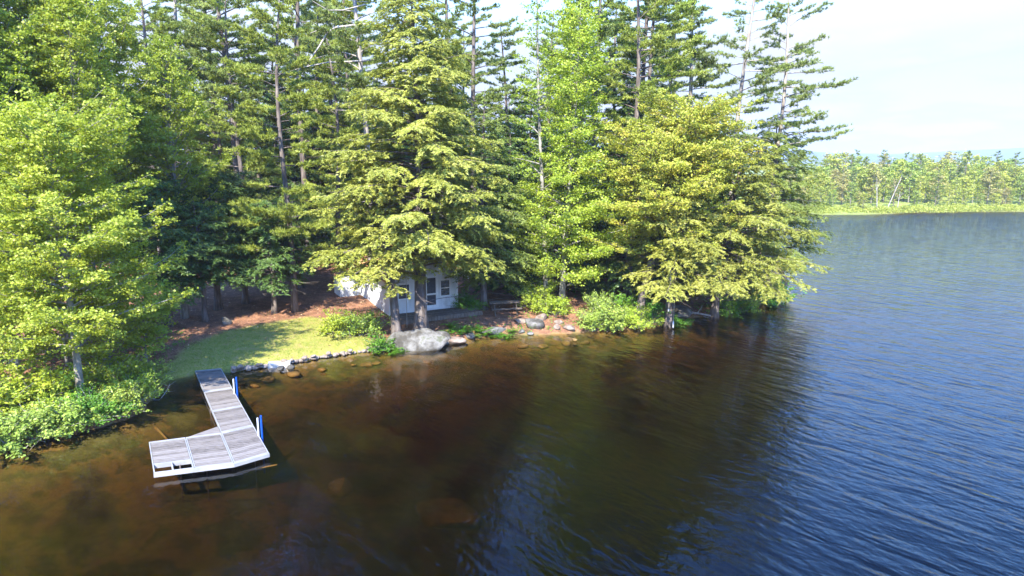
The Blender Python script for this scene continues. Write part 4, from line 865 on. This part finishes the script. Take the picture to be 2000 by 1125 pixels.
# undergrowth on banks and in the woods
n = 26000; x = r.uniform(-24, 22, n); y = r.uniform(20, 62, n); s = sdist(x, y); nn_ = wob(x*.8, y*.9)+.5*wob(x*2, y*2.2)
notl = polymask(lawn, x, y, 1.5) < .3
ok = notl & (s > .1) & (((s < .8) & ((x < -15) | (x > -3))) | ((nn_ > .35) & (x > -2.5) & (s < 4)) | ((nn_ > -.2) & (y < 34) & (x < -13.5) & (s < 9)))
x = x[ok]; y = y[ok]; z = gz(x, y); n = len(x); K = 5
c = np.repeat(np.stack([x, y, z], 1), K, 0)+r.normal(0, .07, (n*K, 3))*np.array([1, 1, 0]); c[:, 2] += r.uniform(0, .22, n*K)
b = MB(); L = r.uniform(.05, .12, n*K); kite(b, c, norm(r.normal(0, 1, (n*K, 3))), norm(UP+r.normal(0, .5, (n*K, 3))), L, L*.6)
u_ = b.build('undergrowth', M['fern']); tag(u_, 'low green leafy ground cover along the banks', 'ground cover', kind='stuff')

# ------------------------------------------------------------------ far shore
fb = [broadleaf(400+i, 8.5, .12, .6, egg(2.6, .4), 34, leaf=.32, per_m=14, sub_sp=.5, sh=.22, sv=.15, tip=.2) for i in range(3)]
fp = [pine(410, 13, .14, 3, 2.3, nl=40, dens=6, tuft=.34, deadn=2), hemlock(411, 9, .12, .8, cone(2.0, .8), 44, dens=10, nd=.3, sub_sp=.3)]
mats3 = [M['far'], M['fargreen'], M['farorange']]
for i, me in enumerate(fb): me[0].materials.append(M['gbark']); me[1].materials.append(mats3[i])
fp[0][0].materials.append(M['bark']); fp[0][1].materials.append(M['pine']); fp[1][0].materials.append(M['bark']); fp[1][1].materials.append(M['dhemlock'])
r = np.random.default_rng(33); cnt = 0
FL = ['one of the pale green leafy trees on the far shore', 'one of the mid green leafy trees on the far shore', 'one of the orange-tinged leafy trees on the far shore']
for row in range(7):
    y0 = 139+row*7+(row > 3)*6
    for px in np.arange(1495+row*3, 2080, 20+row*1.0):
        px = px+r.uniform(-12, 12); y = y0+r.uniform(-3, 3)+(px-1600)/400*9; x = X(px, y)
        if sdist(np.array([x]), np.array([y]))[0] < (3.2): continue
        u = r.random(); sc = r.uniform(.55, .88)+row*.05
        if row == 0: sc *= .62
        if u < .07+.015*row:
            t = put_tree('pine_tree', 'one of the dark pines rising among the far shore trees', 'pine', fp[0], x, y, M['bark'], M['pine'], rz=r.uniform(0, 6), group='far shore pines', sc=r.uniform(.7, .95) if row > 2 else r.uniform(.4, .6))
        elif u < .13:
            t = put_tree('spruce_tree', 'one of the small dark evergreens among the far shore trees', 'evergreen', fp[1], x, y, M['bark'], M['dhemlock'], rz=r.uniform(0, 6), group='far shore evergreens', sc=sc)
        else:
            k = r.choice([0, 0, 1, 1, 2]); t = put_tree('leafy_tree', FL[k], 'tree', fb[k], x, y, M['gbark'], M['far'], rz=r.uniform(0, 6), group=['pale far trees', 'green far trees', 'orange far trees'][k], sc=sc); t.scale = (sc*r.uniform(.8, 1.3), sc*r.uniform(.8, 1.3), sc*r.uniform(.8, 1.2))
# bare birches at the far shore
for (px, ln, H, lab) in ((1713, -.6, 6.4, 'straight white bare birch at the far shore'), (1733, 2.4, 6.8, 'white bare birch leaning right at the far shore'), (1753, .2, 3.6, 'short white bare birch right of the leaning one')):
    y = 140.; x = X(px, y); t = thing('birch_tree', lab, 'birch', (x, y, gz1(x, y)))
    b = MB(); b.tube([(0, 0, 0), (ln*.5, 0, H*.5), (ln, 0, H)], [.10, .075, .03], 6); b.tube([(ln*.55, 0, H*.55), (ln*.55-.5, 0, H*.8)], [.045, .02], 5); b.tube([(ln*.6, 0, H*.62), (ln*.7+.6, 0, H*.9)], [.045, .02], 5); b.build('trunk', M['birch'], t)
# marsh strip
n = 26000; x = r.uniform(30, 125, n); y = r.uniform(120, 155, n); s = sdist(x, y); ok = (s > .1) & (s < 5); x = x[ok]; y = y[ok]; z = gz(x, y); s = s[ok]; n = len(x)
K = 6; c = np.repeat(np.stack([x, y, z], 1), K, 0)+r.normal(0, .35, (n*K, 3))*np.array([1, 1, 0]); hh = np.repeat((.5+.45*wob(x*.7, y*.8))*np.minimum(1, .3+s*.12)*1.6, K); c[:, 2] += r.random(n*K)*np.maximum(hh, .15)
b = MB(); L = r.uniform(.2, .4, n*K); kite(b, c, norm(r.normal(0, 1, (n*K, 3))), norm(UP*.8+r.normal(0, .6, (n*K, 3))), L, L*.6)
mm_ = b.build('marsh_growth', M['far']); tag(mm_, 'low yellow-green marsh growth along the far shore', 'marsh', kind='stuff')

# ------------------------------------------------------------------ hills
xs2 = np.linspace(-2500, 4500, 240); ys2 = np.linspace(2300, 3700, 24); gx, gy = np.meshgrid(xs2, ys2)
ridge = 80+13*np.sin(gx/420+1.0)+6*np.sin(gx/170+.5)+2.5*np.sin(gx/60)+1.2*np.sin(gx/23)
Zh = ridge*np.sin(np.clip((gy-2300)/900, 0, 1)*math.pi/2)**1.2*(gy < 4000)-3*(gy <= 2300)+5*np.sin(gx/90+gy/120)*((gy > 2350) & (gy < 3300))*.5
b = MB(); ny, nx = gx.shape; i, j = np.meshgrid(np.arange(ny-1), np.arange(nx-1), indexing='ij'); i = i.ravel(); j = j.ravel()
b.add(np.stack([gx, gy, Zh], -1), np.stack([i*nx+j, i*nx+j+1, (i+1)*nx+j+1, (i+1)*nx+j], 1))
h_ = b.build('hills', surf_mat('wooded_hill', [(.3, (.03, .06, .02)), (.7, (.07, .11, .04))], .02, 8, bump=0), smooth=True); tag(h_, kind='structure')
# ------------------------------------------------------------------ haze
m, n, out = newmat('haze'); pv = n.nodes.new('ShaderNodeVolumePrincipled'); pv.inputs['Color'].default_value = (.80, .88, 1, 1); pv.inputs['Density'].default_value = .0003; pv.inputs['Anisotropy'].default_value = .2
n.links.new(pv.outputs[0], out.inputs['Volume'])
b = MB(); b.box((-5600, -420, -7), (5700, 6700, 140)); hz_ = b.build('haze', m); tag(hz_, kind='stuff')
